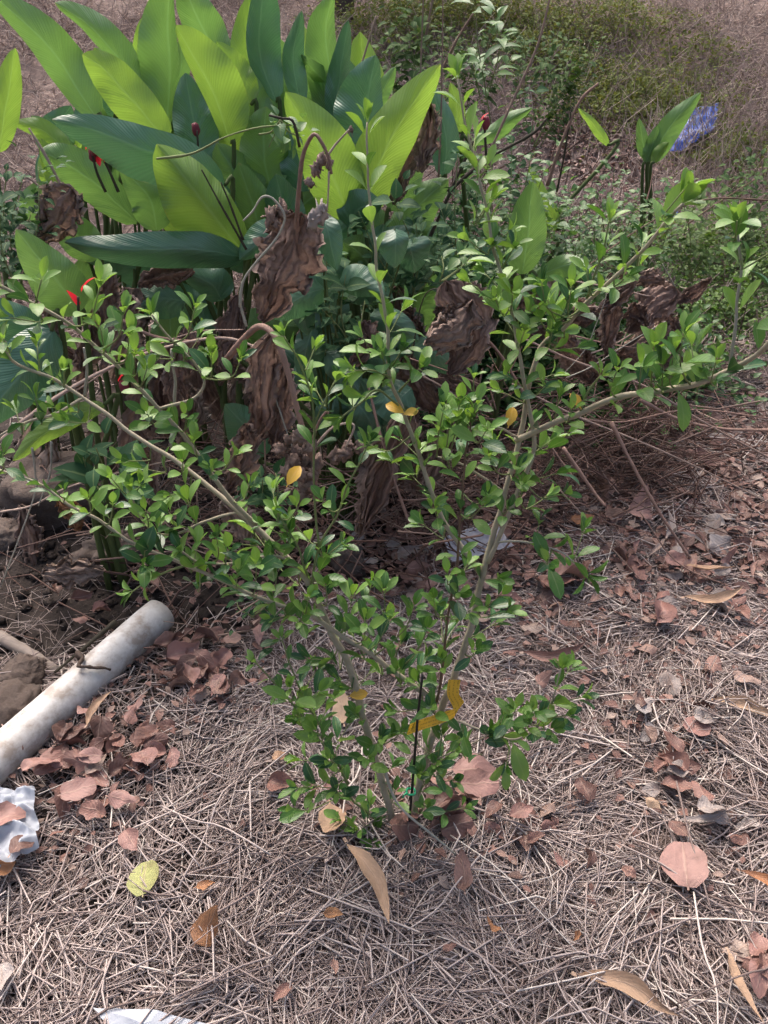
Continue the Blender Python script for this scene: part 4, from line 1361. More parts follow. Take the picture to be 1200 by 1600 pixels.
root = empty('dried_flower_stalk', P(470, 440, 1.62))
tag(root, 'hooked red-brown dry stalk above the large crumpled leaf', 'dry stalk')
mb = MB()
mb.tube([P(462, 420, 1.62), P(464, 340, 1.6), P(468, 285, 1.58), P(474, 240, 1.57), P(490, 210, 1.56), P(504, 225, 1.55), P(514, 250, 1.55), P(518, 272, 1.55)], 0.005, 0.0025, 7, 30)
mb.obj('stalk', 'cane_red', root)
MB().tube([P(468, 230, 1.58), P(458, 190, 1.58), P(440, 185, 1.58), P(420, 180, 1.58)], 0.003, 0.002, 6, 12).obj('side_stalk', 'dark_stem', root)
MB().tube([P(512, 243, 1.55), P(525, 225, 1.55), P(545, 203, 1.54)], 0.0025, 0.0015, 6, 10).obj('side_stalk', 'cane', root)
MB().tube([P(514, 268, 1.55), P(513, 300, 1.55), P(511, 330, 1.55)], 0.002, 0.0015, 6, 8).obj('side_stalk', 'cane', root)
for i, (x, y, r) in enumerate([(503, 250, 9), (494, 265, 9), (484, 285, 8), (515, 255, 7), (500, 332, 12), (488, 345, 13), (505, 325, 9), (548, 203, 5), (425, 340, 12), (440, 330, 10), (430, 352, 9)]):
    p = P(x, y, 1.56 + random.uniform(-.02, .02))
    mb = MB()
    rr_ = r * depth(p) / F * 0.8
    mb.add(blob(p, rr_, random.uniform(1.0, 1.7), i + 40, 1.2, 8))
    for q_ in range(4):
        dq = Vector((random.gauss(0, 1), random.gauss(0, 1), random.gauss(-.3, 1))).normalized()
        mb.tube([p, p + dq * rr_ * 1.1, p + dq * rr_ * 1.9 + Vector((0, 0, -.004))], rr_ * 0.35, rr_ * 0.08, 5, 5, 0.6)
    mb.obj('dried_flower', 'litter_grey' if 4 <= i <= 6 else 'pod', root)


def cane(pts, r0, r1, label, mat='cane', name='dry_cane', cat='dry cane', group='dry canes lying among the cannas', ns=7):
    pv = [P(*p) for p in pts]
    n = max(8, len(pts) * 6)
    for q in pv:
        q.z = max(q.z, H(q.x, q.y) + r0)
    mb = MB()
    sq = 0.72 if group and group.startswith('dry canes') else 1.0
    sp_ = spline(pv, n)
    mb.add(tube_data(sp_, [(r0 + (r1 - r0) * i / (n - 1)) * sq * (1 + 0.35 * noise.noise(q * 18)) for i, q in enumerate(sp_)], ns, 0.25))
    if sq < 1:
        mb.V = [v + (sp_[i // ns] - v) * (0.5 * abs((v - sp_[i // ns]).normalized().z)) if i < n * ns else v for i, v in enumerate(mb.V)]
    return tag(mb.obj(name, mat, origin=pv[0]), label, cat, group)


cane([(-15, 702, 1.5), (60, 640, 1.55), (150, 585, 1.6), (250, 545, 1.65), (345, 528, 1.7), (410, 545, 1.7)], 0.011, 0.006, 'thick pale dry cane crossing behind the left shrub branch')
cane([(120, 610, 1.62), (200, 560, 1.66), (300, 520, 1.7), (380, 515, 1.7)], 0.005, 0.003, 'thin pale cane just above the thick left cane')
cane([(190, 500, 1.75), (240, 525, 1.75), (310, 535, 1.72)], 0.009, 0.007, 'dark red-brown cane behind the left shoots', 'cane_red')
cane([(0, 800, 1.75), (50, 790, 1.72), (110, 760, 1.7), (220, 730, 1.68), (290, 715, 1.68)], 0.006, 0.003, 'brown cane curving over the grey stone', 'cane')
cane([(720, 500, 1.8), (770, 540, 1.8), (810, 600, 1.78), (850, 680, 1.75), (905, 760, 1.7)], 0.007, 0.005, 'red-brown cane slanting behind the right stem', 'cane_red')
cane([(880, 700, 1.75), (925, 765, 1.72), (945, 790, 1.7)], 0.011, 0.008, 'short thick red-brown cane lying right of the stem', 'cane_red')
cane([(955, 660, 1.9), (990, 730, 1.85), (1030, 800, 1.8), (1078, 872, 1.75)], 0.010, 0.007, 'long red-brown cane leaning over the grey torn leaf', 'cane_red')
cane([(820, 530, 2.0), (900, 565, 2.0), (1000, 600, 2.0), (1100, 660, 2.0), (1210, 720, 2.0)], 0.008, 0.006, 'long pale cane under the right branch, upper of the pair')
cane([(800, 600, 1.95), (900, 650, 1.95), (1000, 690, 1.93), (1100, 735, 1.92), (1210, 790, 1.9)], 0.007, 0.005, 'long pale cane under the right branch, lower of the pair')
cane([(850, 640, 2.0), (960, 660, 2.0), (1080, 640, 2.05), (1210, 655, 2.1)], 0.006, 0.005, 'dark cane running right along the soil', 'cane_red')
cane([(1000, 625, 2.1), (1060, 655, 2.1), (1130, 670, 2.08), (1215, 672, 2.05)], 0.012, 0.010, 'flattened reddish cane at the right edge', 'cane_red')
cane([(865, 560, 2.2), (930, 550, 2.2), (990, 520, 2.2), (1050, 470, 2.2)], 0.006, 0.004, 'brown cane sloping up to the heap end')
cane([(900, 440, 2.2), (960, 450, 2.2), (1010, 462, 2.2), (1058, 468, 2.2)], 0.006, 0.004, 'pale cane on top of the dry heap')
cane([(890, 480, 2.2), (960, 480, 2.2), (1055, 490, 2.2)], 0.005, 0.003, 'thin brown cane within the dry heap')
cane([(880, 520, 2.15), (940, 535, 2.15), (1000, 545, 2.12)], 0.006, 0.004, 'dull cane low in the dry heap', 'cane_red')
cane([(885, 590, 1.9), (920, 575, 1.9), (960, 550, 1.9), (1000, 525, 1.9), (1040, 502, 1.92)], 0.0035, 0.002, 'pale grey twig rising to the right', 'grey_twig')
cane([(880, 585, 1.9), (915, 545, 1.9), (930, 510, 1.9), (945, 470, 1.9), (950, 440, 1.9)], 0.002, 0.0015, 'thin curved grey twig in the dry heap', 'grey_twig')
cane([(1055, 470, 2.2), (1055, 450, 2.2), (1035, 412, 2.2)], 0.003, 0.002, 'short pale twig sticking up at the heap end', 'grey_twig')
cane([(640, 560, 1.75), (700, 580, 1.75), (760, 605, 1.74), (800, 620, 1.74)], 0.004, 0.003, 'reddish thin cane behind the middle stems', 'cane_red')
cane([(655, 585, 1.8), (700, 610, 1.8), (730, 640, 1.8)], 0.006, 0.003, 'brown split cane behind the middle stems')
cane([(640, 580, 1.8), (660, 470, 1.78), (690, 450, 1.78), (720, 455, 1.78)], 0.003, 0.002, 'thin bowed dark stem left of the torn leaf', 'dark_stem')
cane([(770, 570, 1.8), (765, 600, 1.8), (775, 640, 1.78)], 0.003, 0.002, 'short reddish twig with forked end', 'cane_red')
cane([(430, 620, 1.62), (450, 680, 1.6), (480, 760, 1.58)], 0.003, 0.002, 'thin grey stem slanting to the seed pods', 'grey_twig')
cane([(405, 545, 1.65), (412, 650, 1.65), (415, 740, 1.65)], 0.004, 0.003, 'straight brown stem under the bent stalk')
cane([(640, 820, 1.62), (600, 700, 1.7), (575, 600, 1.8)], 0.006, 0.005, 'dark upright dead stem left of the central stem', 'cane_red')
cane([(870, 760, 1.8), (950, 850, 1.72), (1000, 905, 1.68)], 0.0035, 0.002, 'thin brown stem lying across the right litter', 'cane')
cane([(1000, 800, 1.75), (1060, 880, 1.7), (1150, 920, 1.68)], 0.004, 0.003, 'reddish stem lying on leaves at right', 'cane_red')
cane([(690, 905, 1.6), (640, 990, 1.5), (600, 1050, 1.45)], 0.003, 0.002, 'thin pale stem lying behind the shrub base', 'cane')
# upright background stalks
UPR = [
    ([(655, 260, 2.6), (656, 150, 2.6), (662, -20, 2.6)], 0.003, 'first tall thin pale stalk above the leaning canna leaf'),
    ([(685, 280, 2.4), (690, 150, 2.4), (692, -20, 2.4)], 0.003, 'second tall thin pale stalk above the leaning canna leaf'),
    ([(755, 260, 2.3), (800, 160, 2.3), (840, 70, 2.3), (863, -20, 2.3)], 0.0045, 'long brown stalk slanting to the top right of centre'),
    ([(545, 165, 2.9), (565, 100, 2.9), (588, 25, 2.9)], 0.0045, 'thin tan stalk right of the rolled canna leaf'),
    ([(690, 110, 3.0), (715, 60, 3.0), (740, 20, 3.0)], 0.005, 'leaning reddish stalk in the background weeds'),
    ([(665, 60, 3.2), (672, 20, 3.2), (680, -20, 3.2)], 0.005, 'short background stalk at the top edge'),
    ([(870, 300, 2.8), (882, 240, 2.8), (893, 170, 2.8)], 0.004, 'dark red-brown stalk beside the litter bed'),
    ([(855, 290, 2.8), (875, 230, 2.8), (905, 160, 2.8), (935, 130, 2.8)], 0.006, 'reddish leaning stalk beside the litter bed'),
    ([(700, 300, 2.3), (760, 250, 2.3), (830, 210, 2.3), (855, 185, 2.3)], 0.005, 'dark weed stem slanting up behind the right leader'),
    ([(640, 440, 2.2), (690, 330, 2.2), (740, 220, 2.2)], 0.006, 'dark stem rising behind the right leader'),
    ([(95, 330, 1.95), (60, 290, 1.95), (15, 260, 1.95)], 0.004, 'dry brown flower stem at the upper left edge'),
    ([(120, 340, 1.95), (75, 250, 1.95), (45, 200, 1.95)], 0.004, 'second dry flower stem at the upper left'),
    ([(385, 390, 1.9), (345, 320, 1.9), (315, 265, 1.9)], 0.003, 'dark dried flower stem before the pale front leaf'),
    ([(380, 375, 1.9), (360, 320, 1.9), (345, 285, 1.9)], 0.003, 'dried flower stem with tuft before the pale leaf'),
]
for pts, r, lb in UPR:
    cane(pts, r, r * 0.6, lb, 'dark_stem' if 'dark' in lb or 'dried' in lb else ('cane_red' if 'red' in lb else 'cane'), 'dry_stalk', 'dry stalk', 'upright dry stalks behind')
# twining vine stems
VINES = [
    ([(245, 248, 1.85), (300, 240, 1.82), (350, 215, 1.8), (400, 200, 1.78), (455, 195, 1.75)], 'pale green vine tendril crossing the front canna leaves', 'twig_green'),
    ([(375, 480, 1.55), (380, 440, 1.55), (400, 410, 1.55), (430, 375, 1.55), (445, 340, 1.55), (428, 312, 1.55), (410, 308, 1.55), (395, 330, 1.55), (380, 345, 1.55)], 'pale tendril looping around the large crumpled leaf', 'grey_twig'),
    ([(385, 510, 1.55), (375, 470, 1.55), (378, 440, 1.55)], 'pale tendril stub below the loop', 'grey_twig'),
    ([(50, 700, 1.6), (55, 740, 1.6), (52, 780, 1.6), (0, 920, 1.6)], 'thin white stem hanging past the grey stone', 'grey_twig'),
    ([(80, 690, 1.6), (78, 740, 1.6), (60, 790, 1.6)], 'thin pale stem hanging beside the white one', 'grey_twig'),
    ([(1200, 313, 2.6), (1120, 310, 2.5), (1060, 325, 2.4), (980, 370, 2.3), (900, 430, 2.2)], 'red-brown bramble stem crossing behind right branch tip', 'twig_red'),
    ([(1075, 350, 2.6), (1110, 325, 2.6), (1180, 280, 2.6)], 'dry brown bramble stem at right', 'twig_red'),
]
for pts, lb, mt in VINES:
    cane(pts, 0.0028, 0.0016, lb, mt, 'vine', 'vine', 'thin vines and tendrils')

# ------------------------------------------------------------------ fallen leaves
rl = random.Random(4)
LIT = {
    'a': [leaf_template(roundp, rl.uniform(0.55, 0.8), 9, rl.uniform(-0.5, 1.0), rl.uniform(-0.45, 0.5), petiole=0.08, crumple=0.16, jag=0.02, uneven=0.4, seed=s + 10, cols=3, twist=rl.uniform(-.9, .9)) for s in range(12)],
    'o': [leaf_template(ovate, rl.uniform(0.42, 0.66), 9, rl.uniform(-0.6, 1.2), rl.uniform(-0.45, 0.5), petiole=0.1, crumple=0.16, jag=0.02, uneven=0.4, seed=s + 30, cols=3, twist=rl.uniform(-1.0, 1.0)) for s in range(12)],
    'l': [leaf_template(lance, 0.17, 12, 0.7, rl.uniform(-0.25, 0.3), petiole=0.06, crumple=0.05, seed=s + 60, cols=2, twist=rl.uniform(-1.2, 1.2), sickle=rl.choice((-1, 1)) * rl.uniform(0.05, 0.14), uneven=0.5) for s in range(7)],
    'r': [leaf_template(roundp, 0.86, 10, 0.12, 0.08, petiole=0.06, crumple=0.045, seed=90 + q, cols=3, uneven=0.2) for q in range(3)],
}
LME = {}


def lit_mesh(kind, i, mat):
    key = (kind, i, mat)
    if key not in LME:
        v, f, u = LIT[kind][i]
        LME[key] = mesh_np('fallen_leaf', v, f, mat, u)
    return LME[key]


def fallen(px, py, ang, L, kind, mat, label, group, lift=0.03, tilt=0.2, wide=1.0, nrm=None):
    """ang: direction of the tip on the picture, degrees, 0 = right, 90 = up"""
    p = G(px, py)
    d = Vector((math.cos(R(ang)), math.sin(R(ang)), random.gauss(0, tilt * 0.5)))
    nn = nrm or Vector((random.gauss(0, tilt), random.gauss(0, tilt) - 0.1, 1))
    m = frame_mat(Vector((p.x, p.y, H(p.x, p.y) + lift)) - d * L * 0.5, d, nn, L, L * wide)
    o = place('fallen_leaf', lit_mesh(kind, random.randrange(len(LIT[kind])), mat), m)
    return tag(o, label, 'fallen leaf', group)


GL = 'single fallen leaves on the straw'
SINGLE = [
    (1062, 1374, 80, 0.098, 'r', 'litter_pink', 'large round pinkish leaf lying flat on straw at right', 0.05),
    (232, 1396, 100, 0.072, 'r', 'litter_olive', 'yellow-green rounded leaf lying on straw at lower left', 0.05),
    (572, 1395, -62, 0.185, 'l', 'litter_tan', 'long curved tan leaf in front of the shrub base', 0.05),
    (1155, 1130, -25, 0.15, 'l', 'litter_tan', 'long curled cream and tan leaf at the right edge', 0.05),
    (965, 1580, -28, 0.17, 'l', 'litter_tan', 'long tan leaf at the bottom edge right of centre', 0.05),
    (1185, 1410, -45, 0.11, 'l', 'litter_orange', 'orange-brown pointed leaf cut by the right edge', 0.05),
    (1152, 1560, -80, 0.12, 'l', 'litter_tan', 'narrow tan leaf standing in the bottom right corner', 0.05),
    (722, 1387, 90, 0.075, 'o', 'litter', 'dull brown leaf on straw below the shrub base', 0.045),
    (327, 1475, 60, 0.07, 'o', 'litter_orange', 'curled orange-brown leaf on straw at lower left', 0.05),
    (325, 1407, 10, 0.04, 'o', 'litter_orange', 'tiny curled brown leaf beside the yellow-green leaf', 0.05),
    (808, 1298, 10, 0.055, 'o', 'litter_pink', 'small pink leaf right of the shrub base', 0.06),
    (520, 1308, -80, 0.085, 'o', 'litter_tan', 'upright tan leaf leaning at the shrub base, left', 0.06),
    (1080, 1158, -30, 0.06, 'r', 'litter_pink', 'pale brown rounded leaf among straw at right', 0.05),
    (1105, 953, 0, 0.16, 'l', 'litter_tan', 'long pale leaf on straw in the right middle', 0.05),
    (860, 1038, 0, 0.16, 'l', 'litter', 'long brown leaf right of the shrub stem', 0.05),
    (885, 920, 5, 0.13, 'o', 'litter', 'wavy reddish leaf lying behind the right stem', 0.05),
    (905, 830, 15, 0.085, 'o', 'litter_orange', 'orange leaf behind the lower right twig', 0.05),
    (1000, 818, 70, 0.12, 'o', 'litter_pink', 'pinkish folded leaf under the long red-brown cane', 0.06),
    (1035, 840, 75, 0.15, 'l', 'litter_grey', 'grey papery leaf strip beside the pink folded leaf', 0.05),
    (1100, 910, 5, 0.16, 'l', 'litter_tan', 'pale long leaf across the right litter', 0.06),
    (438, 1203, 40, 0.04, 'o', 'litter_tan', 'small yellowish curled leaf left of the shrub', 0.05),
    (160, 1130, 75, 0.11, 'l', 'litter_tan', 'tan narrow leaf leaning against the pipe', 0.05),
    (130, 1262, 20, 0.075, 'a', 'litter_pink', 'pink leaf at the front of the lower heap', 0.06),
    (72, 1222, 30, 0.08, 'a', 'litter_pink', 'broad pink leaf of the lower heap beside the pipe', 0.07),
    (15, 1318, 15, 0.085, 'a', 'litter_pink', 'pink leaf lying on the white plastic bag', 0.085),
    (48, 1350, 70, 0.07, 'o', 'litter', 'dark red leaf on the edge of the plastic bag', 0.075),
    (10, 1385, 5, 0.08, 'o', 'litter_orange', 'tan-orange leaf on the lower bag corner', 0.07),
    (300, 1085, 120, 0.075, 'o', 'litter_pink', 'upright pinkish leaf in the upper heap', 0.06),
    (290, 1042, 20, 0.095, 'o', 'litter_pink', 'largest pale leaf of the upper heap by the pipe', 0.05),
    (15, 1545, -70, 0.06, 'o', 'litter_grey', 'whitish leaf scrap in the bottom left corner', 0.045),
    (740, 1225, 0, 0.12, 'o', 'litter_pink', 'reddish leaf behind the shrub base on the right', 0.05),
    (745, 1250, 5, 0.085, 'a', 'litter_pink', 'pink leaf under the low right twigs', 0.055),
    (535, 1135, 100, 0.09, 'o', 'litter_tan', 'tan leaf standing behind the left stem', 0.05),
    (1090, 1260, 100, 0.06, 'a', 'litter', 'brown leaf above the large round leaf', 0.05),
    (1085, 1300, 5, 0.10, 'l', 'litter_grey', 'grey leaf above the large round leaf', 0.05),
    (1012, 1280, -40, 0.04, 'o', 'litter_tan', 'small tan leaf tip at the end of a brown stem', 0.055),
    (845, 1085, 40, 0.05, 'o', 'litter', 'curled brown leaf behind the low right twigs', 0.05),
    (1045, 1185, 120, 0.07, 'o', 'litter', 'brown leaf pointing up in the right litter patch', 0.05),
]
for (px, py, an, L_, kd, mt, lb, lf) in SINGLE:
    fallen(px, py, an, L_, kd, mt, lb, GL, lift=lf, tilt=0.14)

HEAPS = [
    ((315, 1050, 60, 60), 34, 0.045, 0.085, 'ao', ['litter', 'litter', 'litter_pink'], 'reddish-brown fallen leaf in the heap right of the pipe end'),
    ((150, 1200, 90, 60), 44, 0.05, 0.085, 'ao', ['litter', 'litter_pink', 'litter'], 'reddish-brown fallen leaf in the heap below the pipe'),
    ((665, 905, 95, 45), 18, 0.05, 0.09, 'ao', ['litter', 'litter', 'litter_grey'], 'dry brown leaf in the shade behind the shrub'),
    ((850, 930, 110, 60), 20, 0.05, 0.10, 'ao', ['litter', 'litter'], 'brown fallen leaf on straw behind the right stem'),
    ((1090, 880, 110, 60), 40, 0.05, 0.11, 'aol', ['litter', 'litter_pink', 'litter', 'litter_grey'], 'brown fallen leaf in the right-hand litter below the canes'),
    ((1060, 1120, 80, 90), 26, 0.045, 0.085, 'ao', ['litter', 'litter', 'litter_grey'], 'brown fallen leaf in the straw at middle right'),
    ((1090, 1270, 70, 60), 8, 0.05, 0.085, 'ao', ['litter', 'litter_grey'], 'brown fallen leaf just above the large round leaf'),
    ((690, 1275, 110, 40), 14, 0.05, 0.10, 'ao', ['litter', 'litter', 'litter_pink'], 'brown fallen leaf gathered round the shrub base'),
    ((1180, 1540, 40, 50), 10, 0.05, 0.09, 'al', ['litter', 'litter', 'litter_pink'], 'brown fallen leaf in the bottom right corner'),
    ((1000, 720, 130, 80), 20, 0.06, 0.12, 'ol', ['litter', 'litter_grey', 'litter'], 'dull fallen leaf under the long canes at right'),
    ((520, 860, 60, 50), 6, 0.06, 0.10, 'ao', ['litter', 'litter_grey'], 'dull brown leaf behind the left stem in shade'),
    ((150, 950, 90, 60), 7, 0.05, 0.09, 'ao', ['litter', 'litter'], 'dark brown leaf on the bare soil left of the pipe'),
    ((20, 1165, 40, 30), 8, 0.06, 0.10, 'o', ['litter'], 'dark reddish leaf against the pipe at the left edge'),
    ((600, 1500, 320, 60), 7, 0.03, 0.05, 'o', ['litter', 'litter_orange'], 'small brown leaf scrap in the foreground straw'),
    ((880, 1330, 130, 90), 6, 0.03, 0.05, 'ao', ['litter', 'litter_pink'], 'small brown leaf scrap in straw right of the base'),
]
HEAPN = {h[-1]: h[-1][h[-1].index('leaf') + 5:] for h in HEAPS}
for (cx, cy, sx, sy), cnt, l0, l1, kinds, mats, lb in HEAPS:
    for i in range(cnt):
        px, py = cx + random.gauss(0, 0.62) * sx, cy + random.gauss(0, 0.62) * sy
        if i % 6 == 5:
            px, py = cx + random.gauss(0, 1.2) * sx, cy + random.gauss(0, 1.1) * sy
        heap = max(0, 1 - ((px - cx) / sx) ** 2 - ((py - cy) / sy) ** 2)
        L_, mt = random.uniform(l0, l1), random.choice(mats)
        big_ = 'small' if L_ < l0 + (l1 - l0) / 3 else ('large' if L_ > l0 + (l1 - l0) * 2 / 3 else 'middling')
        tone = {'litter': 'brown', 'litter_pink': 'pinkish', 'litter_grey': 'greyish', 'litter_tan': 'tan', 'litter_orange': 'orange-brown'}[mt]
        where = ('far ' if py < cy - sy * 0.25 else ('near ' if py > cy + sy * 0.25 else 'middle ')) + ('left' if px < cx - sx * 0.25 else ('right' if px > cx + sx * 0.25 else 'centre'))
        full = '%s %s leaf %s, %s' % (big_, tone, HEAPN[lb], where)
        fallen(px, py, random.uniform(0, 360), L_ * 0.88, random.choice(kinds), mt, full, lb.replace('leaf', 'leaves', 1), lift=0.024 + random.random() * (0.026 + 0.02 * heap), tilt=0.36)

# bark-like strip curled over the pipe
ax = (pipe_b - pipe_a).normalized()
side = ax.cross(Vector((0, 0, 1))).normalized()
upv = side.cross(ax)
if upv.z < 0:
    upv = -upv
c0 = pipe_a + ax * 0.235
pts = []
for i in range(12):
    an = R(-60 + 150 * i / 11)
    pts.append(c0 + (upv * math.cos(an) + side * math.sin(an)) * (0.060 + 0.004 * math.sin(i * 2.1)) + ax * (0.012 * i if i < 5 else 0.05 - 0.006 * i) )
MBs = MB()
MBs.tube(pts, 0.0035, 0.008, 6, 26, 0.9)
tag(MBs.obj('bark_strip', 'root_dark', origin=pts[0]), 'dark curled strip of dead stem lying over the pipe', 'dead stem')
pts = [pipe_a + ax * (0.1 + 0.02 * i) + side * (-0.055 - 0.004 * i) + upv * (0.03 - 0.004 * i) for i in range(10)]
if pts[0].x > pipe_a.x:
    pts = [pipe_a + ax * (0.1 + 0.02 * i) - side * (-0.055 - 0.004 * i) + upv * (0.03 - 0.004 * i) for i in range(10)]
MBs = MB()
MBs.tube(pts, 0.007, 0.003, 6, 20, 0.5)
tag(MBs.obj('bark_strip', 'dark_stem', origin=pts[0]), 'dark dead stem lying along the far side of the pipe', 'dead stem')

# long prominent straws on top of the mulch
for i in range(26):
    px, py = random.uniform(330, 1180), random.uniform(1080, 1590)
    if i % 4 == 0:
        px, py = random.uniform(20, 400), random.uniform(1300, 1590)
    p = G(px, py)
    a = random.uniform(0, 6.28)
    L_ = random.uniform(0.14, 0.32)
    d = Vector((math.cos(a), math.sin(a), 0))
    pp = []
    for t in (-0.5, -0.1, 0.15, 0.5):
        q = p + d * L_ * t + Vector((random.gauss(0, .006), random.gauss(0, .006), 0))
        q.z = H(q.x, q.y) + 0.045 + random.gauss(0, 0.008)
        pp.append(q)
    rr = random.uniform(0.0012, 0.0026)
    mb = MB()
    mb.tube(pp, rr, rr * 0.7, 5, 8, 0.2)
    tag(mb.obj('straw_stalk', 'straw', origin=pp[0]), '%s dry straw stalk lying loose on the mulch, %s %s' % ('very long' if L_ > 0.23 else 'long', 'bottom' if py > 1430 else ('lower' if py > 1250 else 'middle'), 'left' if px < 450 else ('centre' if px < 800 else 'right')), 'straw stalk', 'long loose straw stalks')

# ------------------------------------------------------------------ background weeds
WT = [leaf_template(ovate, 0.6, 6, 0.3, 0.3, petiole=0.12, seed=s + 200) for s in range(3)]
WTL = [leaf_template(lance, 0.34, 6, 0.3, 0.4, petiole=0.12, seed=s + 210) for s in range(3)]
WME = {}


def wleaf(mat, i, long=False):
    key = (mat, i, long)
    if key not in WME:
        v, f, u = (WTL if long else WT)[i]
        WME[key] = mesh_np('leaf', v, f, mat, u)
    return WME[key]


def weed(stems, nleaf, L, mat, label, long=False, smat='twig_green', spread=1.0, r=0.0022, fine=6):
    """stems: list of pixel polylines; nleaf leaves per stem"""
    b = P(*stems[0][0])
    root = empty('weed', b)
    tag(root, label, 'weed', 'weeds growing behind the shrub')
    extra = []
    for st in stems:
        pts = spline([P(*p) for p in st], 20)
        mb = MB()
        mb.add(tube_data(pts, [r * (1 - 0.5 * i / 19) for i in range(20)], 5))
        mb.obj('stem', smat, root)
        for kx in range(nleaf + fine):
            t = random.uniform(0.12, 1.0)
            i = min(18, int(t * 19))
            T = (pts[i + 1] - pts[i]).normalized()
            a = random.uniform(0, 6.28)
            o1 = T.orthogonal().normalized()
            rad_ = o1 * math.cos(a) + T.cross(o1) * math.sin(a)
            d = (T * random.uniform(0.1, 0.7) + rad_ * spread + Vector((0, 0, random.uniform(-0.3, 0.3)))).normalized()
            nn = (Vector((0, -0.25, 1)) + T * 0.4 + Vector((random.gauss(0, .3), random.gauss(0, .3), 0)))
            LL_ = L * random.uniform(0.6, 1.15) * (1 if kx < nleaf else 0.6)
            p = pts[i].lerp(pts[i + 1], random.random())
            if kx < nleaf:
                place('leaf', wleaf(mat, random.randrange(3), long), frame_mat(p, d, nn, LL_), root)
            else:
                off = d * random.uniform(0, 0.06)
                extra.append((frame_mat(p + off, d, nn, LL_), random.randrange(3)))
    if extra:
        o = joined('small_leaves', WT, extra, mat, root)
        o['kind'] = 'stuff'
    return root


def fan(bx, by, Y, tips, sway=20):
    return [[(bx + random.uniform(-8, 8), by, Y), ((bx + tx) / 2 + random.uniform(-sway, sway), (by + ty) / 2, Y + random.uniform(-.05, .05)), (tx, ty, Y + random.uniform(-.12, .08))] for tx, ty in tips]


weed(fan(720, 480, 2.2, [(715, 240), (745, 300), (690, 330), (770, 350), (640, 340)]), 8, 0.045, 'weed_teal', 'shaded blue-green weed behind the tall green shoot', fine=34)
weed(fan(800, 470, 2.45, [(800, 215), (830, 240), (770, 230), (850, 270), (880, 330), (745, 260)]), 8, 0.055, 'weed_leaf', 'leafy weed with broad leaves right of the leaning canna leaf', fine=38)
weed(fan(880, 480, 2.6, [(870, 300), (905, 320), (930, 340), (850, 330), (900, 380), (950, 400)]), 7, 0.045, 'weed_leaf', 'pale green weed behind the dark upright canna leaf', fine=86)
weed(fan(980, 480, 2.8, [(960, 260), (1000, 300), (930, 290), (1020, 320), (1050, 290), (985, 350)]), 7, 0.045, 'weed_leaf', 'light green weed patch below the small canna plant', fine=96)
weed(fan(1080, 440, 2.9, [(1060, 290), (1090, 310), (1035, 320), (1110, 350), (1130, 330)]), 6, 0.05, 'cover_leaf', 'weed clump behind the diagonal branch tip', fine=86)
weed(fan(1175, 430, 3.1, [(1160, 250), (1185, 260), (1140, 280), (1200, 300), (1120, 300)]), 5, 0.045, 'weed_dull', 'dull green weed clump at the right edge', fine=106)
weed([[(770, 210, 2.9), (755, 120, 2.85), (745, 60, 2.82), (740, 0, 2.8)], [(765, 140, 2.9), (780, 80, 2.86), (775, 30, 2.84)], [(750, 150, 2.9), (735, 90, 2.86)]], 8, 0.085, 'weed_leaf', 'weed with drooping pointed leaves at the top right of centre', long=True)
weed(fan(640, 240, 3.2, [(610, 20), (640, 60), (590, 70), (660, 30), (620, -20)]), 7, 0.07, 'weed_dull', 'dim green weed behind the cannas at the top', fine=66)
weed(fan(720, 200, 3.5, [(700, 40), (730, 70), (780, 40), (810, 60)]), 6, 0.06, 'weed_dull', 'dim olive weed in the background at top centre', fine=86)
weed(fan(840, 230, 3.4, [(820, 60), (850, 90), (880, 60), (900, 100), (930, 70)]), 5, 0.05, 'weed_dull', 'dim weed in front of the dry slope', fine=106)
weed(fan(30, 460, 1.9, [(10, 260), (35, 280), (50, 330), (0, 330), (60, 260)]), 7, 0.045, 'weed_teal', 'grey-green weed at the left edge below the single canna leaf', fine=34)
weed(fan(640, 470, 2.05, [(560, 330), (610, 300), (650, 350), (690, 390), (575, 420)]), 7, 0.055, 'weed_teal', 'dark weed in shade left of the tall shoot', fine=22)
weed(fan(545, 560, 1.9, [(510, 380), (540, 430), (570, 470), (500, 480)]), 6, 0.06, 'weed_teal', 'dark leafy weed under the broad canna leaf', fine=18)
weed(fan(420, 800, 1.6, [(395, 730), (430, 735), (410, 750), (455, 760)]), 5, 0.055, 'weed_teal', 'small dark blue-green weed below the bent stalk')
weed(fan(160, 770, 1.55, [(150, 700), (205, 705), (130, 715)]), 3, 0.10, 'weed_teal', 'broad dark green leaves over the grey stone')
weed(fan(400, 965, 1.5, [(385, 925), (415, 930), (370, 940)]), 4, 0.03, 'weed_teal', 'tiny dark weed on the soil right of the pipe end')
weed(fan(690, 440, 1.85, [(720, 395), (690, 400), (745, 385)]), 5, 0.04, 'weed_leaf', 'small green sprig left of the right leader')
weed([[(405, 210, 1.8), (425, 205, 1.78), (440, 185, 1.77), (420, 230, 1.76)], [(440, 190, 1.77), (450, 205, 1.76), (470, 215, 1.75)]], 5, 0.045, 'weed_leaf', 'small vine leaves on the tendril before the cannas')

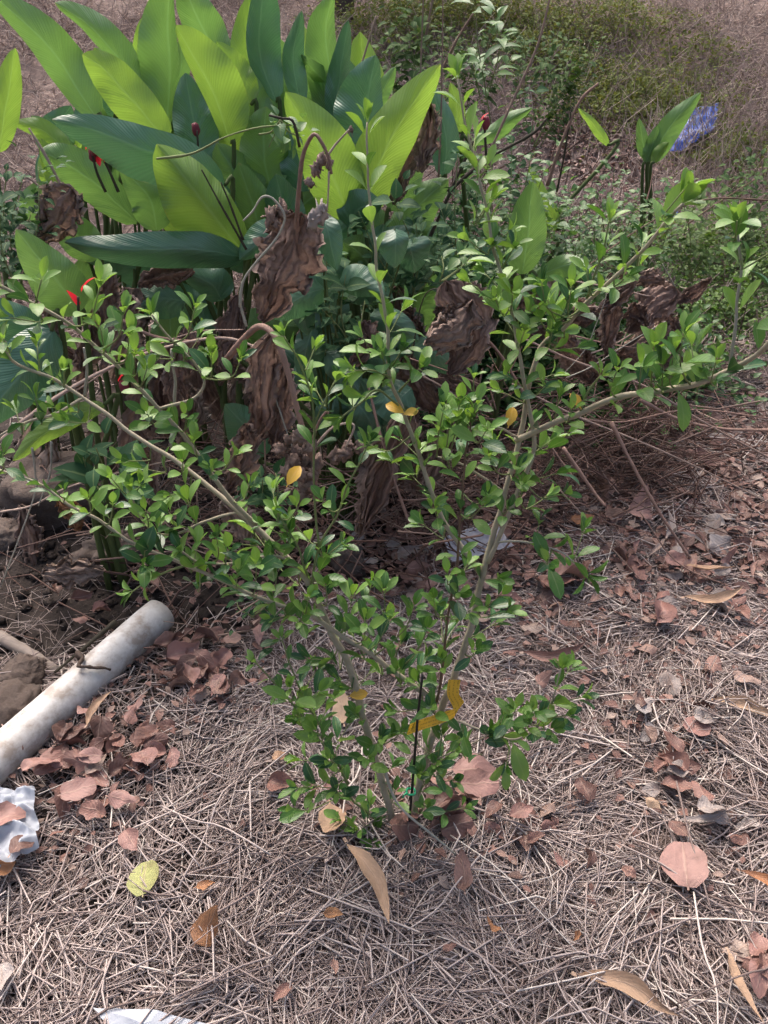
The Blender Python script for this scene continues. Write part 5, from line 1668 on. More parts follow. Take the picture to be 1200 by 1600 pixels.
def thicket(name, spots, n, mat, lo, hi, label):
    items = []
    tot = sum(q[4] for q in spots)
    for (px, py, Y, rad, wt, ht) in spots:
        c = P(px, py, Y)
        for _ in range(int(n * wt / tot)):
            u, v = random.gauss(0, 0.5), random.gauss(0, 0.5)
            x, y = c.x + u * rad, Y + v * rad * 0.6
            g = H(x, y)
            hh = ht * max(0.15, 1 - 0.45 * (u * u + v * v)) * (0.65 + 0.8 * fbm(x * 5, y * 5, 14, 2))
            z = g + 0.02 + max(0.03, hh) * random.random() ** 0.7
            a = random.uniform(0, 6.283)
            e = random.gauss(0.0, 0.5)
            items.append((frame_mat(Vector((x, y, z)), Vector((math.cos(a) * math.cos(e), math.sin(a) * math.cos(e), math.sin(e))), Vector((random.gauss(0, .5), random.gauss(-.3, .5), 1)), random.uniform(lo, hi)), random.randrange(3)))
    return tag(joined(name, WT, items, mat), label, 'undergrowth', kind='stuff')


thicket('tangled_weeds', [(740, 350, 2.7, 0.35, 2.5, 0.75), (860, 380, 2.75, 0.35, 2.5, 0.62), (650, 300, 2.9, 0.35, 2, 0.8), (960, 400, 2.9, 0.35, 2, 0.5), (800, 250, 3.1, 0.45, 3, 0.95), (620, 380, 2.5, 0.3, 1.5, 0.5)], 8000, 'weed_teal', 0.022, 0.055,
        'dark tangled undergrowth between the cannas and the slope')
thicket('leafy_undergrowth', [(900, 390, 2.65, 0.4, 2.5, 0.6), (1010, 400, 2.85, 0.35, 2.2, 0.5), (790, 330, 2.75, 0.35, 2, 0.72), (1060, 420, 3.0, 0.3, 1.2, 0.42), (720, 330, 2.75, 0.3, 1.6, 0.78), (850, 300, 3.0, 0.45, 2.6, 0.9), (700, 220, 3.0, 0.35, 1.8, 0.95)], 10500, 'weed_leaf', 0.02, 0.048,
        'lighter leafy undergrowth behind the right shrub branches')
pts, dirs, nr, LL, WW = [], [], [], [], []
for (px, py, Y, rad, cnt, ht) in [(960, 520, 2.25, 0.28, 200, 0.36), (880, 560, 2.1, 0.25, 110, 0.3), (1030, 500, 2.3, 0.2, 220, 0.3), (700, 620, 2.0, 0.3, 260, 0.3), (450, 720, 1.9, 0.35, 260, 0.3), (200, 700, 1.9, 0.3, 60, 0.2), (1080, 600, 2.3, 0.3, 110, 0.1), (650, 150, 3.2, 0.4, 160, 0.9), (820, 160, 3.3, 0.5, 160, 0.8)]:
    c = P(px, py, Y)
    for _ in range(cnt):
        x, y = c.x + random.gauss(0, rad * .7), Y + random.gauss(0, rad * 0.5)
        a = random.choice((0.2, 2.9, 0.6, -0.4)) + random.gauss(0, 0.5)
        e = random.gauss(0.1, 0.5) if ht < 0.6 else random.gauss(1.1, 0.4)
        L_ = random.uniform(0.08, 0.35)
        d = Vector((math.cos(a) * math.cos(e), math.sin(a) * math.cos(e), math.sin(e)))
        pts.append(Vector((x, y, H(x, y) + 0.02 + ht * random.random() ** 1.4)))
        dirs.append(d)
        nr.append((random.gauss(0, .4), -0.5, 1))
        LL.append(L_)
        WW.append(random.uniform(0.0015, 0.006))
o = obj('dry_tangle', tri_scatter('dry_tangle', np.array(pts), np.array(dirs), np.array(nr), np.array(LL), np.array(WW), 'dry_stem', RNG.normal(0, 0.12, (len(pts), 2))))
tag(o, 'tangle of dry brown stems under the cannas and undergrowth', 'dry stems', kind='stuff')

# ------------------------------------------------------------------ tree trunk at the top of the picture
tb = G(533, 28)
tr_root = empty('tree', tb)
tag(tr_root, 'dark tree trunk seen at the top edge above the cannas', 'tree')
mb = MB()
mb.tube([tb + Vector((0, 0, -0.1)), tb + Vector((0.03, 0, 0.8)), tb + Vector((-0.02, 0.05, 1.9)), tb + Vector((0.1, 0.1, 3.0))], 0.10, 0.06, 12, 20)
for a, z in ((0.4, 2.0), (2.4, 2.3), (4.4, 2.6)):
    s = tb + Vector((0, 0.05, z))
    mb.tube([s, s + Vector((math.cos(a) * .5, math.sin(a) * .5, .5)), s + Vector((math.cos(a) * 1.0, math.sin(a) * 1.0, .8))], 0.035, 0.012, 7, 10)
mb.obj('trunk', 'trunk', tr_root)
items = []
for _ in range(1600):
    d = Vector((random.gauss(0, 1), random.gauss(0, 1), random.gauss(0, 0.7)))
    p = tb + Vector((0, 0.1, 3.3)) + d.normalized() * random.random() ** 0.4 * 1.1 * (0.8 + 0.4 * random.random())
    a = random.uniform(0, 6.28)
    items.append((frame_mat(p, Vector((math.cos(a), math.sin(a), random.gauss(-.2, .4))), Vector((random.gauss(0, .5), random.gauss(0, .5), 1)), random.uniform(0.07, 0.13)), random.randrange(3)))
o = joined('crown', WT, items, 'weed_dull', tr_root)
o['kind'] = 'stuff'

# ------------------------------------------------------------------ the shrub
SB = P(632, 1305, 0.955)
SB.z = H(SB.x, SB.y)
shrub = empty('shrub', SB)
tag(shrub, 'young open shrub with small green leaves in the middle foreground', 'shrub')

# branches: pixels with depth Y, start and end radius (m), bark
BR = {
    'left': ([(622, 1308, .955), (600, 1232, .97), (570, 1130, .99), (545, 1040, 1.01), (518, 990, 1.03), (492, 930, 1.05), (465, 888, 1.06), (430, 852, 1.08), (372, 800, 1.10), (330, 763, 1.12), (270, 718, 1.14), (205, 677, 1.16), (165, 645, 1.17), (130, 622, 1.18), (78, 590, 1.18), (20, 563, 1.17), (0, 533, 1.16)], .0082, .0022, 'bark'),
    'left_low': ([(130, 622, 1.18), (90, 645, 1.15), (20, 668, 1.12), (-25, 700, 1.1)], .0028, .0018, 'bark'),
    'left_up': ([(400, 820, 1.09), (350, 770, 1.08), (337, 750, 1.07), (297, 693, 1.06), (250, 640, 1.05), (213, 600, 1.04), (167, 557, 1.02), (110, 507, 1.0), (33, 463, .98), (-15, 440, .97)], .0045, .0018, 'bark'),
    'left_mid': ([(250, 638, 1.05), (300, 623, 1.08), (320, 595, 1.09), (297, 560, 1.09), (262, 525, 1.08), (238, 492, 1.07)], .0026, .0014, 'bark'),
    'pale_twig': ([(268, 700, 1.14), (272, 640, 1.13), (273, 590, 1.12), (268, 545, 1.12)], .003, .002, 'grey_twig'),
    'pale_twig2': ([(133, 620, 1.17), (135, 580, 1.16), (131, 545, 1.15)], .0026, .0018, 'grey_twig'),
    'left_sweep': ([(683, 1092, .985), (657, 1080, .985), (613, 1047, .99), (567, 1013, .995), (530, 993, 1.0), (483, 960, 1.0), (443, 947, 1.0), (390, 927, 1.0), (337, 903, .995), (263, 870, .985), (200, 843, .975), (150, 812, .965), (100, 783, .96), (60, 757, .955), (0, 735, .95), (-20, 728, .95)], .0052, .0015, 'bark'),
    'sweep_twig': ([(290, 884, .99), (255, 898, .98), (227, 910, .97), (205, 926, .96)], .002, .0012, 'twig_green'),
    'mid_twig': ([(462, 885, 1.06), (430, 867, 1.04), (363, 880, 1.02), (313, 877, 1.0), (285, 860, .99)], .0028, .0015, 'bark'),
    'upper_twig': ([(372, 800, 1.10), (320, 815, 1.08), (280, 832, 1.06), (240, 832, 1.04), (215, 800, 1.03), (205, 765, 1.02)], .0026, .0014, 'bark'),
    'centre': ([(750, 895, 1.03), (717, 850, 1.05), (690, 809, 1.06), (676, 774, 1.07), (661, 727, 1.08), (647, 689, 1.08), (629, 640, 1.09), (609, 588, 1.09), (605, 522, 1.1), (600, 481, 1.1), (589, 431, 1.11), (585, 369, 1.11), (578, 306, 1.12), (574, 253, 1.12), (573, 192, 1.13)], .0052, .0012, 'bark'),
    'right': ([(638, 1308, .96), (662, 1200, .97), (685, 1120, .985), (705, 1070, .99), (722, 1025, 1.0), (736, 975, 1.01), (746, 930, 1.02), (757, 887, 1.03), (766, 852, 1.04), (781, 800, 1.05), (790, 765, 1.06), (812, 685, 1.08), (824, 613, 1.09), (839, 552, 1.1), (851, 535, 1.1), (876, 518, 1.09), (925, 464, 1.07), (977, 418, 1.05), (1012, 383, 1.03), (1047, 341, 1.01), (1068, 318, 1.0)], .0080, .0020, 'bark'),
    'right_leader': ([(762, 880, 1.03), (787, 823, 1.04), (804, 780, 1.05), (819, 745, 1.06), (833, 707, 1.07), (833, 675, 1.07), (822, 616, 1.08), (813, 560, 1.09), (801, 495, 1.1), (788, 453, 1.1), (778, 411, 1.11), (767, 369, 1.11), (760, 330, 1.12), (752, 292, 1.12), (743, 250, 1.13), (728, 200, 1.13), (715, 122, 1.13)], .0046, .0012, 'bark'),
    'right_arm': ([(806, 688, 1.08), (848, 669, 1.06), (907, 645, 1.03), (962, 622, 1.0), (1012, 615, .97), (1050, 607, .95), (1100, 597, .92), (1137, 580, .9), (1175, 557, .88), (1200, 537, .86), (1260, 480, .84)], .0052, .003, 'bark'),
    'right_shoot': ([(1140, 578, .9), (1147, 520, .9), (1152, 470, .9), (1159, 420, .9), (1156, 390, .9), (1150, 348, .9)], .0024, .0012, 'grey_twig'),
    'thin_red': ([(683, 1097, .98), (690, 1050, .98), (700, 967, .985), (713, 883, .99), (718, 830, .99), (721, 794, .99), (725, 742, .99), (731, 692, .99), (735, 655, .99)], .0026, .0013, 'twig_red'),
    'cross_twig': ([(787, 768, 1.06), (731, 730, 1.04), (684, 712, 1.02)], .0024, .0015, 'bark'),
    'stub_twig': ([(810, 684, 1.08), (790, 672, 1.06), (772, 667, 1.05)], .0022, .0014, 'bark'),
    'diag_shoot': ([(917, 466, 1.07), (932, 422, 1.06), (945, 380, 1.05), (953, 345, 1.05)], .0018, .001, 'twig_green'),
    'arm_shoot': ([(907, 642, 1.03), (918, 612, 1.02), (938, 588, 1.01)], .0022, .0013, 'twig_green'),
    'low_right': ([(676, 1150, .97), (700, 1125, .96), (750, 1140, .94), (800, 1155, .92), (835, 1140, .91), (862, 1095, .9), (878, 1045, .9)], .0026, .0013, 'bark'),
    'low_right2': ([(668, 1190, .965), (690, 1183, .95), (740, 1160, .94), (765, 1148, .93)], .002, .0012, 'bark'),
    'side_right': ([(768, 850, 1.04), (800, 845, 1.02), (850, 853, 1.0), (885, 868, .99), (915, 898, .985)], .002, .0012, 'grey_twig'),
    'low_left': ([(600, 1290, .955), (550, 1250, .94), (540, 1217, .935), (520, 1183, .93), (487, 1140, .925), (457, 1100, .92), (430, 1070, .92), (400, 1035, .92)], .0024, .0012, 'twig_green'),
    'low_left2': ([(545, 1225, .94), (515, 1165, .95), (490, 1117, .95), (470, 1077, .95), (453, 1037, .95), (440, 1000, .95)], .002, .0012, 'twig_green'),
    'mid_shoot': ([(485, 915, 1.05), (500, 850, 1.04), (527, 803, 1.03), (545, 755, 1.02), (566, 713, 1.02), (578, 690, 1.02)], .0022, .0012, 'twig_green'),
    'mid_shoot2': ([(498, 860, 1.04), (490, 760, 1.05), (493, 660, 1.05), (524, 596, 1.05)], .002, .0012, 'twig_green'),
    'mid_shoot3': ([(492, 680, 1.05), (486, 620, 1.06), (470, 570, 1.06), (444, 524, 1.06)], .0018, .0011, 'twig_green'),
    'mid_shoot4': ([(480, 900, 1.05), (467, 860, 1.05), (448, 825, 1.05), (433, 800, 1.05)], .002, .0012, 'twig_green'),
    'centre_twig': ([(624, 612, 1.09), (642, 592, 1.08), (655, 576, 1.07)], .0018, .0012, 'twig_green'),
    'centre_twig2': ([(612, 590, 1.09), (580, 578, 1.07), (552, 578, 1.06)], .0018, .0012, 'twig_green'),
    'centre_twig3': ([(632, 640, 1.09), (590, 610, 1.07), (562, 632, 1.05), (534, 652, 1.04)], .0018, .0012, 'twig_green'),
    'base_right': ([(640, 1300, .96), (655, 1240, .96), (680, 1200, .955), (690, 1150, .95)], .002, .0012, 'twig_green'),
    'base_low': ([(615, 1300, .955), (590, 1300, .94), (560, 1295, .93)], .002, .0012, 'twig_green'),
}
branch_obj, branch_pts = {}, {}
for nm, (pts, r0, r1, mt) in BR.items():
    n = max(10, len(pts) * 4)
    s = spline([P(*p) for p in pts], n)
    s = [p + Vector((noise.noise(p * 25), noise.noise(p * 25 + Vector((7, 0, 0))), noise.noise(p * 25 + Vector((0, 9, 0))))) * 0.0025 for p in s]
    mb = MB()
    mb.add(tube_data(s, [(r0 + (r1 - r0) * (i / (n - 1)) ** 0.8) * (1 + 0.12 * noise.noise(p * 60)) for i, p in enumerate(s)], 8))
    branch_obj[nm] = mb.obj('branch', mt, shrub)
    branch_pts[nm] = s

SHT = [leaf_template(obov, random.uniform(0.36, 0.5), 9, random.uniform(0.15, 0.6), random.uniform(0.0, 0.45), jag=0.03, petiole=0.09, seed=s + 300, twist=random.uniform(-.3, .3)) for s in range(8)]
leaves = []        # (matrix, template, material, branch, screen size)


def add_leaf(p, d, nn, L, mat, br):
    m = frame_mat(p, d, nn, L)
    leaves.append((m, random.randrange(8), mat, br, L / max(0.2, depth(p))))


def whorl(p, T, br, n, L, young=0.3, phase=None, open_=0.9):
    """n leaves round a node at p, shoot direction T"""
    ph = random.uniform(0, 6.28) if phase is None else phase
    o1 = T.orthogonal().normalized()
    o2 = T.cross(o1)
    for i in range(n):
        a = ph + 2 * math.pi * i / n + random.gauss(0, 0.35)
        rad_ = o1 * math.cos(a) + o2 * math.sin(a)
        al = max(0.2, random.gauss(open_ * 0.85, 0.25))
        d = T * math.cos(al) + rad_ * math.sin(al)
        d.z += random.uniform(-0.05, 0.2)
        nn = T * math.sin(al) - rad_ * math.cos(al) + Vector((0, -0.15, 0.7)) + Vector((random.gauss(0, .25), random.gauss(0, .25), 0))
        u = random.random()
        mat = 'shrub_leaf_young' if u < young else ('shrub_leaf_dark' if u > young + 0.65 * (1 - young) else 'shrub_leaf')
        add_leaf(p + rad_ * 0.002, d, nn, L * random.uniform(0.78, 1.3), mat, br)


def along(br, t0, t1, nodes, per, L0, L1, young=0.3, tip=True, open_=0.95):
    s = branch_pts[br]
    n = len(s) - 1
    ph = random.uniform(0, 3)
    for k in range(nodes):
        t = t0 + (t1 - t0) * (k / max(1, nodes - 1))
        t = min(0.995, max(0, t + random.uniform(-.3, .3) / max(1, nodes) * (t1 - t0)))
        i = min(n - 1, int(t * n))
        p = s[i].lerp(s[i + 1], t * n - i)
        T = (s[i + 1] - s[i]).normalized()
        u = k / max(1, nodes - 1)
        whorl(p, T, br, per, L0 + (L1 - L0) * u, young, ph, open_)
        ph += 1.57
    if tip:
        T = (s[-1] - s[-3]).normalized()
        whorl(s[-1], T, br, 4, L1 * 0.8, min(1, young + 0.4), None, 0.45)




def spur(px, py, br, n, L, young=0.3, up=None, stalk=True):
    """short side shoot with a tuft of leaves whose middle shows at px, py"""
    s = branch_pts[br]
    best = min(s, key=lambda q: ((600 + F * q.x / depth(q) - px) ** 2 + (800 - F * (q - CAM).dot(UP) / depth(q) - py) ** 2))
    Y = best.y + random.uniform(-0.05, 0.03)
    c = P(px, py, Y)
    T = (c - best)
    if T.length < 0.012:
        T = Vector((random.gauss(0, .5), -0.4, 0.8))
    T.normalize()
    T = (T + Vector((random.gauss(0, .15), -0.12, 0.9))).normalized()
    ln = L * (0.5 + 0.16 * n)
    a = c - T * ln * 0.5
    top = c + T * ln * 0.5
    mid = best.lerp(a, 0.5) + Vector((0, 0, -0.004))
    MB().tube([best, mid, a, top], 0.0015, 0.0008, 5, 9).obj('twig', 'twig_green', branch_obj[br])
    k = max(2, round(n / 2))
    ph = random.uniform(0, 3)
    for i in range(k):
        u = i / max(1, k - 1)
        whorl(a.lerp(top, u * 0.85), T, br, 2, L * (1.05 - 0.25 * u), young, ph, 0.95 - 0.25 * u)
        ph += 1.57 + random.gauss(0, .2)
    whorl(top, T, br, 2 + (n > 4), L * 0.7, min(1, young + 0.35), ph, 0.45)


Lm = 0.036
along('left', 0.84, 1.0, 6, 2, 0.036, 0.032, 0.4)
along('left_low', 0.2, 1.0, 5, 2, 0.034, 0.03, 0.3)
along('left_up', 0.32, 1.0, 15, 2, 0.036, 0.034, 0.45)
along('left_mid', 0.4, 1.0, 6, 2, 0.034, 0.03, 0.4)
along('left_sweep', 0.30, 0.98, 24, 2, 0.034, 0.026, 0.45, open_=0.75)
along('sweep_twig', 0.3, 1.0, 3, 2, 0.03, 0.028, 0.5)
along('mid_twig', 0.2, 1.0, 6, 2, 0.038, 0.034, 0.2)
along('upper_twig', 0.3, 1.0, 6, 2, 0.034, 0.028, 0.35)
along('centre', 0.10, 0.52, 8, 2, 0.036, 0.034, 0.2, tip=False)
along('centre', 0.54, 0.97, 9, 2, 0.037, 0.032, 0.85, open_=0.9)
along('right', 0.70, 0.99, 9, 2, 0.034, 0.036, 0.5)
along('right_leader', 0.45, 0.97, 13, 2, 0.036, 0.032, 0.7)
along('right_arm', 0.12, 0.95, 7, 2, 0.042, 0.044, 0.35, tip=False)
along('right_shoot', 0.3, 1.0, 5, 2, 0.034, 0.028, 0.65)
along('thin_red', 0.06, 0.96, 12, 2, 0.034, 0.03, 0.25)
along('diag_shoot', 0.1, 1.0, 4, 2, 0.032, 0.03, 0.7)
along('arm_shoot', 0.3, 1.0, 2, 2, 0.03, 0.026, 0.5)
along('low_right', 0.35, 1.0, 8, 2, 0.036, 0.028, 0.35)
along('low_right2', 0.4, 1.0, 2, 2, 0.034, 0.03, 0.2)
along('side_right', 0.35, 1.0, 4, 2, 0.042, 0.036, 0.2)
along('low_left', 0.15, 1.0, 10, 2, 0.036, 0.026, 0.3)
along('low_left2', 0.1, 1.0, 7, 2, 0.038, 0.028, 0.35)
along('mid_shoot', 0.2, 1.0, 7, 2, 0.034, 0.026, 0.3)
along('mid_shoot2', 0.5, 1.0, 5, 2, 0.036, 0.03, 0.4)
along('mid_shoot3', 0.3, 1.0, 4, 2, 0.032, 0.028, 0.5)
along('mid_shoot4', 0.1, 1.0, 4, 2, 0.036, 0.03, 0.3)
along('centre_twig', 0.5, 1.0, 2, 2, 0.036, 0.034, 0.3)
along('centre_twig2', 0.2, 1.0, 3, 2, 0.036, 0.03, 0.3)
along('centre_twig3', 0.3, 1.0, 4, 2, 0.036, 0.034, 0.45)
along('base_right', 0.1, 1.0, 4, 2, 0.036, 0.032, 0.1)
along('base_low', 0.3, 1.0, 3, 3, 0.036, 0.03, 0.35)
SP = [
    (560, 1010, 'left_sweep', 5, 1.05, .15), (590, 1035, 'left_sweep', 5, 1.0, .15), (620, 1020, 'left_sweep', 5, 1.0, .15), (480, 945, 'left_sweep', 5, 1.0, .2), (450, 900, 'left', 5, 1.0, .15), (540, 1070, 'left', 4, 1.0, .1), (560, 1120, 'left', 5, 1.0, .1), (510, 1110, 'low_left2', 6, 1.05, .25), (455, 1085, 'low_left', 5, 1.0, .35), (495, 1190, 'low_left', 5, 1.05, .2), (530, 1240, 'low_left', 5, 1.0, .2), (620, 1150, 'left', 4, 1.0, .05), (615, 1245, 'left', 4, .95, .05), (640, 1280, 'base_right', 5, .95, .1), (700, 1180, 'base_right', 5, 1.0, .05), (665, 1080, 'thin_red', 5, 1.0, .1), (700, 1000, 'thin_red', 5, 1.0, .15), (715, 930, 'thin_red', 5, .95, .2), (680, 950, 'thin_red', 5, 1.0, .15), (755, 985, 'right', 4, 1.0, .1), (765, 905, 'right', 4, .95, .1), (600, 940, 'left_sweep', 5, 1.0, .2), (575, 930, 'left_sweep', 5, 1.0, .2),
    (820, 1145, 'low_right', 5, 1.0, .15), (780, 1135, 'low_right', 5, 1.0, .15), (885, 1095, 'low_right', 5, 1.0, .2), (355, 870, 'mid_twig', 5, 1.0, .15), (370, 905, 'left_sweep', 5, 1.0, .2), (420, 880, 'left', 5, 1.05, .15), (430, 830, 'mid_shoot4', 5, 1.0, .2), (280, 770, 'left', 5, 1.0, .2), (340, 790, 'left', 5, 1.0, .2), (270, 815, 'upper_twig', 5, 1.0, .25), (540, 800, 'mid_shoot', 5, .95, .3), (510, 790, 'mid_shoot', 4, .95, .3),
    (160, 530, 'left_up', 5, 1.0, .5), (70, 530, 'left', 5, 1.0, .4), (40, 500, 'left_up', 5, 1.0, .5), (130, 560, 'left', 5, .95, .3), (210, 570, 'left_up', 5, .95, .4), (250, 560, 'left_mid', 5, .95, .4), (190, 660, 'left', 4, 1.0, .15), (100, 640, 'left', 4, 1.0, .2), (640, 680, 'centre', 5, .95, .3), (720, 690, 'cross_twig', 5, 1.0, .4), (700, 720, 'cross_twig', 5, .95, .3), (690, 770, 'centre', 5, 1.0, .15), (820, 680, 'right', 5, 1.0, .4), (835, 730, 'right_leader', 5, 1.0, .25), (815, 765, 'right_leader', 5, 1.0, .15), (790, 800, 'right', 4, 1.0, .1), (820, 455, 'right', 5, .95, .5), (850, 460, 'right', 5, .95, .5), (905, 480, 'right', 5, 1.0, .4), (780, 480, 'right_leader', 5, .95, .5), (815, 530, 'right_leader', 5, .95, .4), (990, 570, 'right_arm', 4, 1.0, .4), (1050, 570, 'right_arm', 5, 1.0, .4),
    # upper left mass
    (85, 500, 'left_up', 5, 1.2, .7), (60, 455, 'left_up', 4, 1.0, .7), (150, 470, 'left_up', 6, 1.0, .6), (140, 440, 'left_up', 4, .9, .7), (190, 505, 'left_up', 5, .9, .6), (110, 545, 'left_up', 6, 1.0, .4), (60, 560, 'left', 6, .9, .4), (100, 590, 'left', 5, .9, .3),
    (150, 580, 'left_up', 6, .95, .3), (200, 540, 'left_up', 5, .95, .4), (180, 620, 'left', 6, .9, .2), (225, 590, 'left_up', 5, .95, .5), (235, 655, 'left_up', 6, .95, .25), (260, 690, 'left_up', 5, 1.0, .2), (290, 660, 'left_up', 4, 1.0, .4), (270, 610, 'left_up', 5, .9, .4),
    (60, 640, 'left_low', 5, 1.0, .3), (30, 660, 'left_low', 4, 1.0, .3), (20, 610, 'left', 4, .9, .3), (120, 660, 'left', 4, 1.1, .1), (240, 480, 'left_mid', 4, 1.0, .6), (300, 500, 'left_mid', 6, .95, .6), (330, 570, 'left_mid', 6, 1.0, .4), (358, 500, 'left_mid', 6, 1.0, .6), (370, 575, 'left_mid', 5, .9, .5), (300, 545, 'left_mid', 5, .9, .3),
    (10, 540, 'left', 4, 1.0, .3), (215, 720, 'left', 3, 1.1, .1), (240, 735, 'left', 3, 1.2, .1), (285, 730, 'left', 4, 1.1, .2), (5, 720, 'left_sweep', 3, 1.0, .2),
    # middle left
    (330, 740, 'left_up', 6, 1.0, .3), (360, 720, 'left_up', 5, .9, .6), (305, 700, 'left_up', 5, .9, .4), (385, 770, 'left_up', 5, 1.0, .4), (430, 790, 'mid_shoot4', 6, 1.0, .4), (460, 800, 'mid_shoot4', 6, .95, .3), (400, 835, 'left', 6, 1.15, .2), (380, 850, 'left', 5, 1.15, .15), (450, 850, 'left', 6, 1.1, .15), (470, 830, 'mid_shoot', 5, 1.0, .3),
    (300, 800, 'upper_twig', 3, 1.2, .2), (185, 760, 'upper_twig', 6, 1.0, .5), (215, 765, 'upper_twig', 5, 1.0, .4), (230, 810, 'upper_twig', 6, .9, .3), (175, 800, 'left_sweep', 5, .9, .5), (250, 840, 'left_sweep', 6, 1.0, .3), (225, 880, 'left_sweep', 6, 1.1, .25), (305, 870, 'left_sweep', 5, .9, .4), (315, 905, 'left_sweep', 5, 1.1, .2), (340, 850, 'mid_twig', 5, 1.05, .1),
    (400, 900, 'left_sweep', 6, 1.05, .2), (430, 915, 'left_sweep', 5, 1.0, .2), (435, 965, 'left_sweep', 4, 1.0, .3), (500, 890, 'left', 6, 1.1, .15), (520, 860, 'mid_shoot', 5, 1.0, .2), (510, 930, 'left', 6, 1.1, .15), (545, 960, 'left_sweep', 6, 1.2, .15), (570, 985, 'left_sweep', 6, 1.1, .15), (530, 1020, 'left', 5, 1.2, .15), (500, 1030, 'left', 4, 1.2, .15), (600, 985, 'left_sweep', 5, 1.0, .2), (470, 970, 'left_sweep', 4, .9, .2), (100, 775, 'left_sweep', 3, .8, .7), (140, 790, 'left_sweep', 4, .9, .6),
    # centre
    (600, 565, 'centre', 6, 1.1, .3), (620, 560, 'centre', 5, 1.1, .2), (575, 540, 'centre', 4, 1.0, .3), (620, 500, 'centre', 2, 1.3, .2), (670, 690, 'centre', 6, 1.0, .4), (640, 700, 'centre', 5, .95, .3), (630, 730, 'centre', 4, 1.1, .15), (660, 760, 'centre', 5, 1.0, .2), (680, 800, 'centre', 5, 1.0, .1), (675, 830, 'centre', 5, .95, .2), (550, 620, 'centre_twig3', 5, 1.0, .5), (590, 700, 'centre', 4, .9, .3), (485, 560, 'mid_shoot3', 4, .9, .6), (500, 620, 'mid_shoot2', 5, 1.0, .5),
    (690, 655, 'cross_twig', 6, 1.0, .5), (715, 650, 'cross_twig', 6, 1.0, .5), (740, 650, 'thin_red', 6, 1.0, .4), (755, 680, 'thin_red', 5, 1.0, .4), (700, 680, 'cross_twig', 6, .95, .4), (740, 600, 'thin_red', 3, .7, .8), (780, 705, 'right', 6, 1.0, .5), (770, 725, 'right', 5, .9, .3), (805, 740, 'right', 5, 1.0, .15), (845, 700, 'right_leader', 6, 1.0, .45), (870, 690, 'right_leader', 4, 1.0, .3), (850, 745, 'right_leader', 6, 1.05, .1), (865, 775, 'right_leader', 4, 1.0, .15), (840, 785, 'right_leader', 4, 1.0, .1), (755, 780, 'thin_red', 6, .9, .3), (745, 800, 'thin_red', 5, .9, .3),
    (805, 595, 'right_leader', 6, .95, .4), (800, 620, 'right_leader', 5, .9, .4), (850, 590, 'right', 3, .9, .3), (845, 610, 'right', 2, 1.0, .2),
    # right top
    (800, 470, 'right_leader', 6, .95, .5), (770, 440, 'right_leader', 5, .9, .6), (790, 500, 'right_leader', 6, .95, .5), (820, 500, 'right_leader', 5, .9, .5), (745, 450, 'right_leader', 4, .8, .5), (745, 385, 'right_leader', 4, .9, .7), (860, 480, 'right', 6, 1.0, .35), (840, 480, 'right', 6, .95, .4), (890, 470, 'right', 6, 1.1, .35), (870, 500, 'right', 6, 1.0, .25), (860, 530, 'right', 5, 1.0, .15), (885, 545, 'right', 4, 1.0, .1), (920, 440, 'right', 4, .9, .5), (755, 330, 'right_leader', 5, .9, .7), (785, 370, 'right_leader', 3, .9, .7), (740, 235, 'right_leader', 4, 1.0, .7), (755, 270, 'right_leader', 3, .9, .6), (795, 400, 'right_leader', 4, .9, .7),
    (1000, 400, 'right', 4, 1.0, .4), (1050, 320, 'right', 4, 1.1, .6), (970, 440, 'right', 3, .9, .4), (1150, 360, 'right_shoot', 4, 1.0, .6), (1195, 400, 'right_shoot', 5, 1.0, .5),
    # right arm
    (1020, 570, 'right_arm', 6, 1.1, .5), (1035, 590, 'right_arm', 6, 1.0, .4), (1000, 590, 'right_arm', 4, 1.1, .3), (960, 590, 'right_arm', 4, .9, .4), (1065, 545, 'right_arm', 4, 1.2, .4), (1085, 575, 'right_arm', 5, 1.2, .3), (1115, 580, 'right_arm', 4, 1.0, .4), (870, 640, 'right_arm', 5, 1.0, .4), (890, 650, 'right_arm', 4, .9, .4),
    # lower
    (690, 980, 'thin_red', 5, 1.05, .15), (660, 1000, 'left_sweep', 6, 1.05, .15), (640, 965, 'left_sweep', 6, 1.0, .15), (625, 1060, 'left_sweep', 5, 1.25, .05), (655, 1050, 'left_sweep', 6, 1.05, .1), (690, 1040, 'thin_red', 6, 1.0, .2), (640, 1110, 'left_sweep', 5, 1.05, .05), (675, 1110, 'thin_red', 5, 1.1, .1), (650, 1160, 'base_right', 6, 1.15, .05), (680, 1200, 'base_right', 6, 1.0, .1), (660, 1215, 'base_right', 5, 1.05, .05), (700, 1220, 'base_right', 4, .95, .05), (660, 1265, 'base_right', 6, 1.0, .1), (710, 1265, 'base_right', 5, .95, .05), (690, 1280, 'base_right', 4, 1.0, .1),
    (575, 1190, 'left', 6, 1.05, .1), (590, 1160, 'left', 5, .95, .1), (600, 1210, 'left', 5, .95, .05), (545, 1290, 'base_low', 6, 1.0, .4), (575, 1275, 'base_low', 6, 1.0, .3), (585, 1310, 'base_low', 5, .9, .3), (480, 1100, 'low_left', 6, 1.15, .3), (500, 1150, 'low_left', 6, 1.1, .25), (470, 1130, 'low_left', 5, 1.05, .3), (520, 1190, 'low_left', 6, 1.05, .25), (480, 1230, 'low_left', 4, 1.1, .15), (505, 1230, 'low_left', 5, 1.0, .2), (470, 1265, 'low_left', 2, 1.2, .05), (480, 1070, 'low_left2', 5, 1.2, .2), (570, 1060, 'left', 3, .9, .1), (540, 1140, 'low_left2', 5, 1.05, .25),
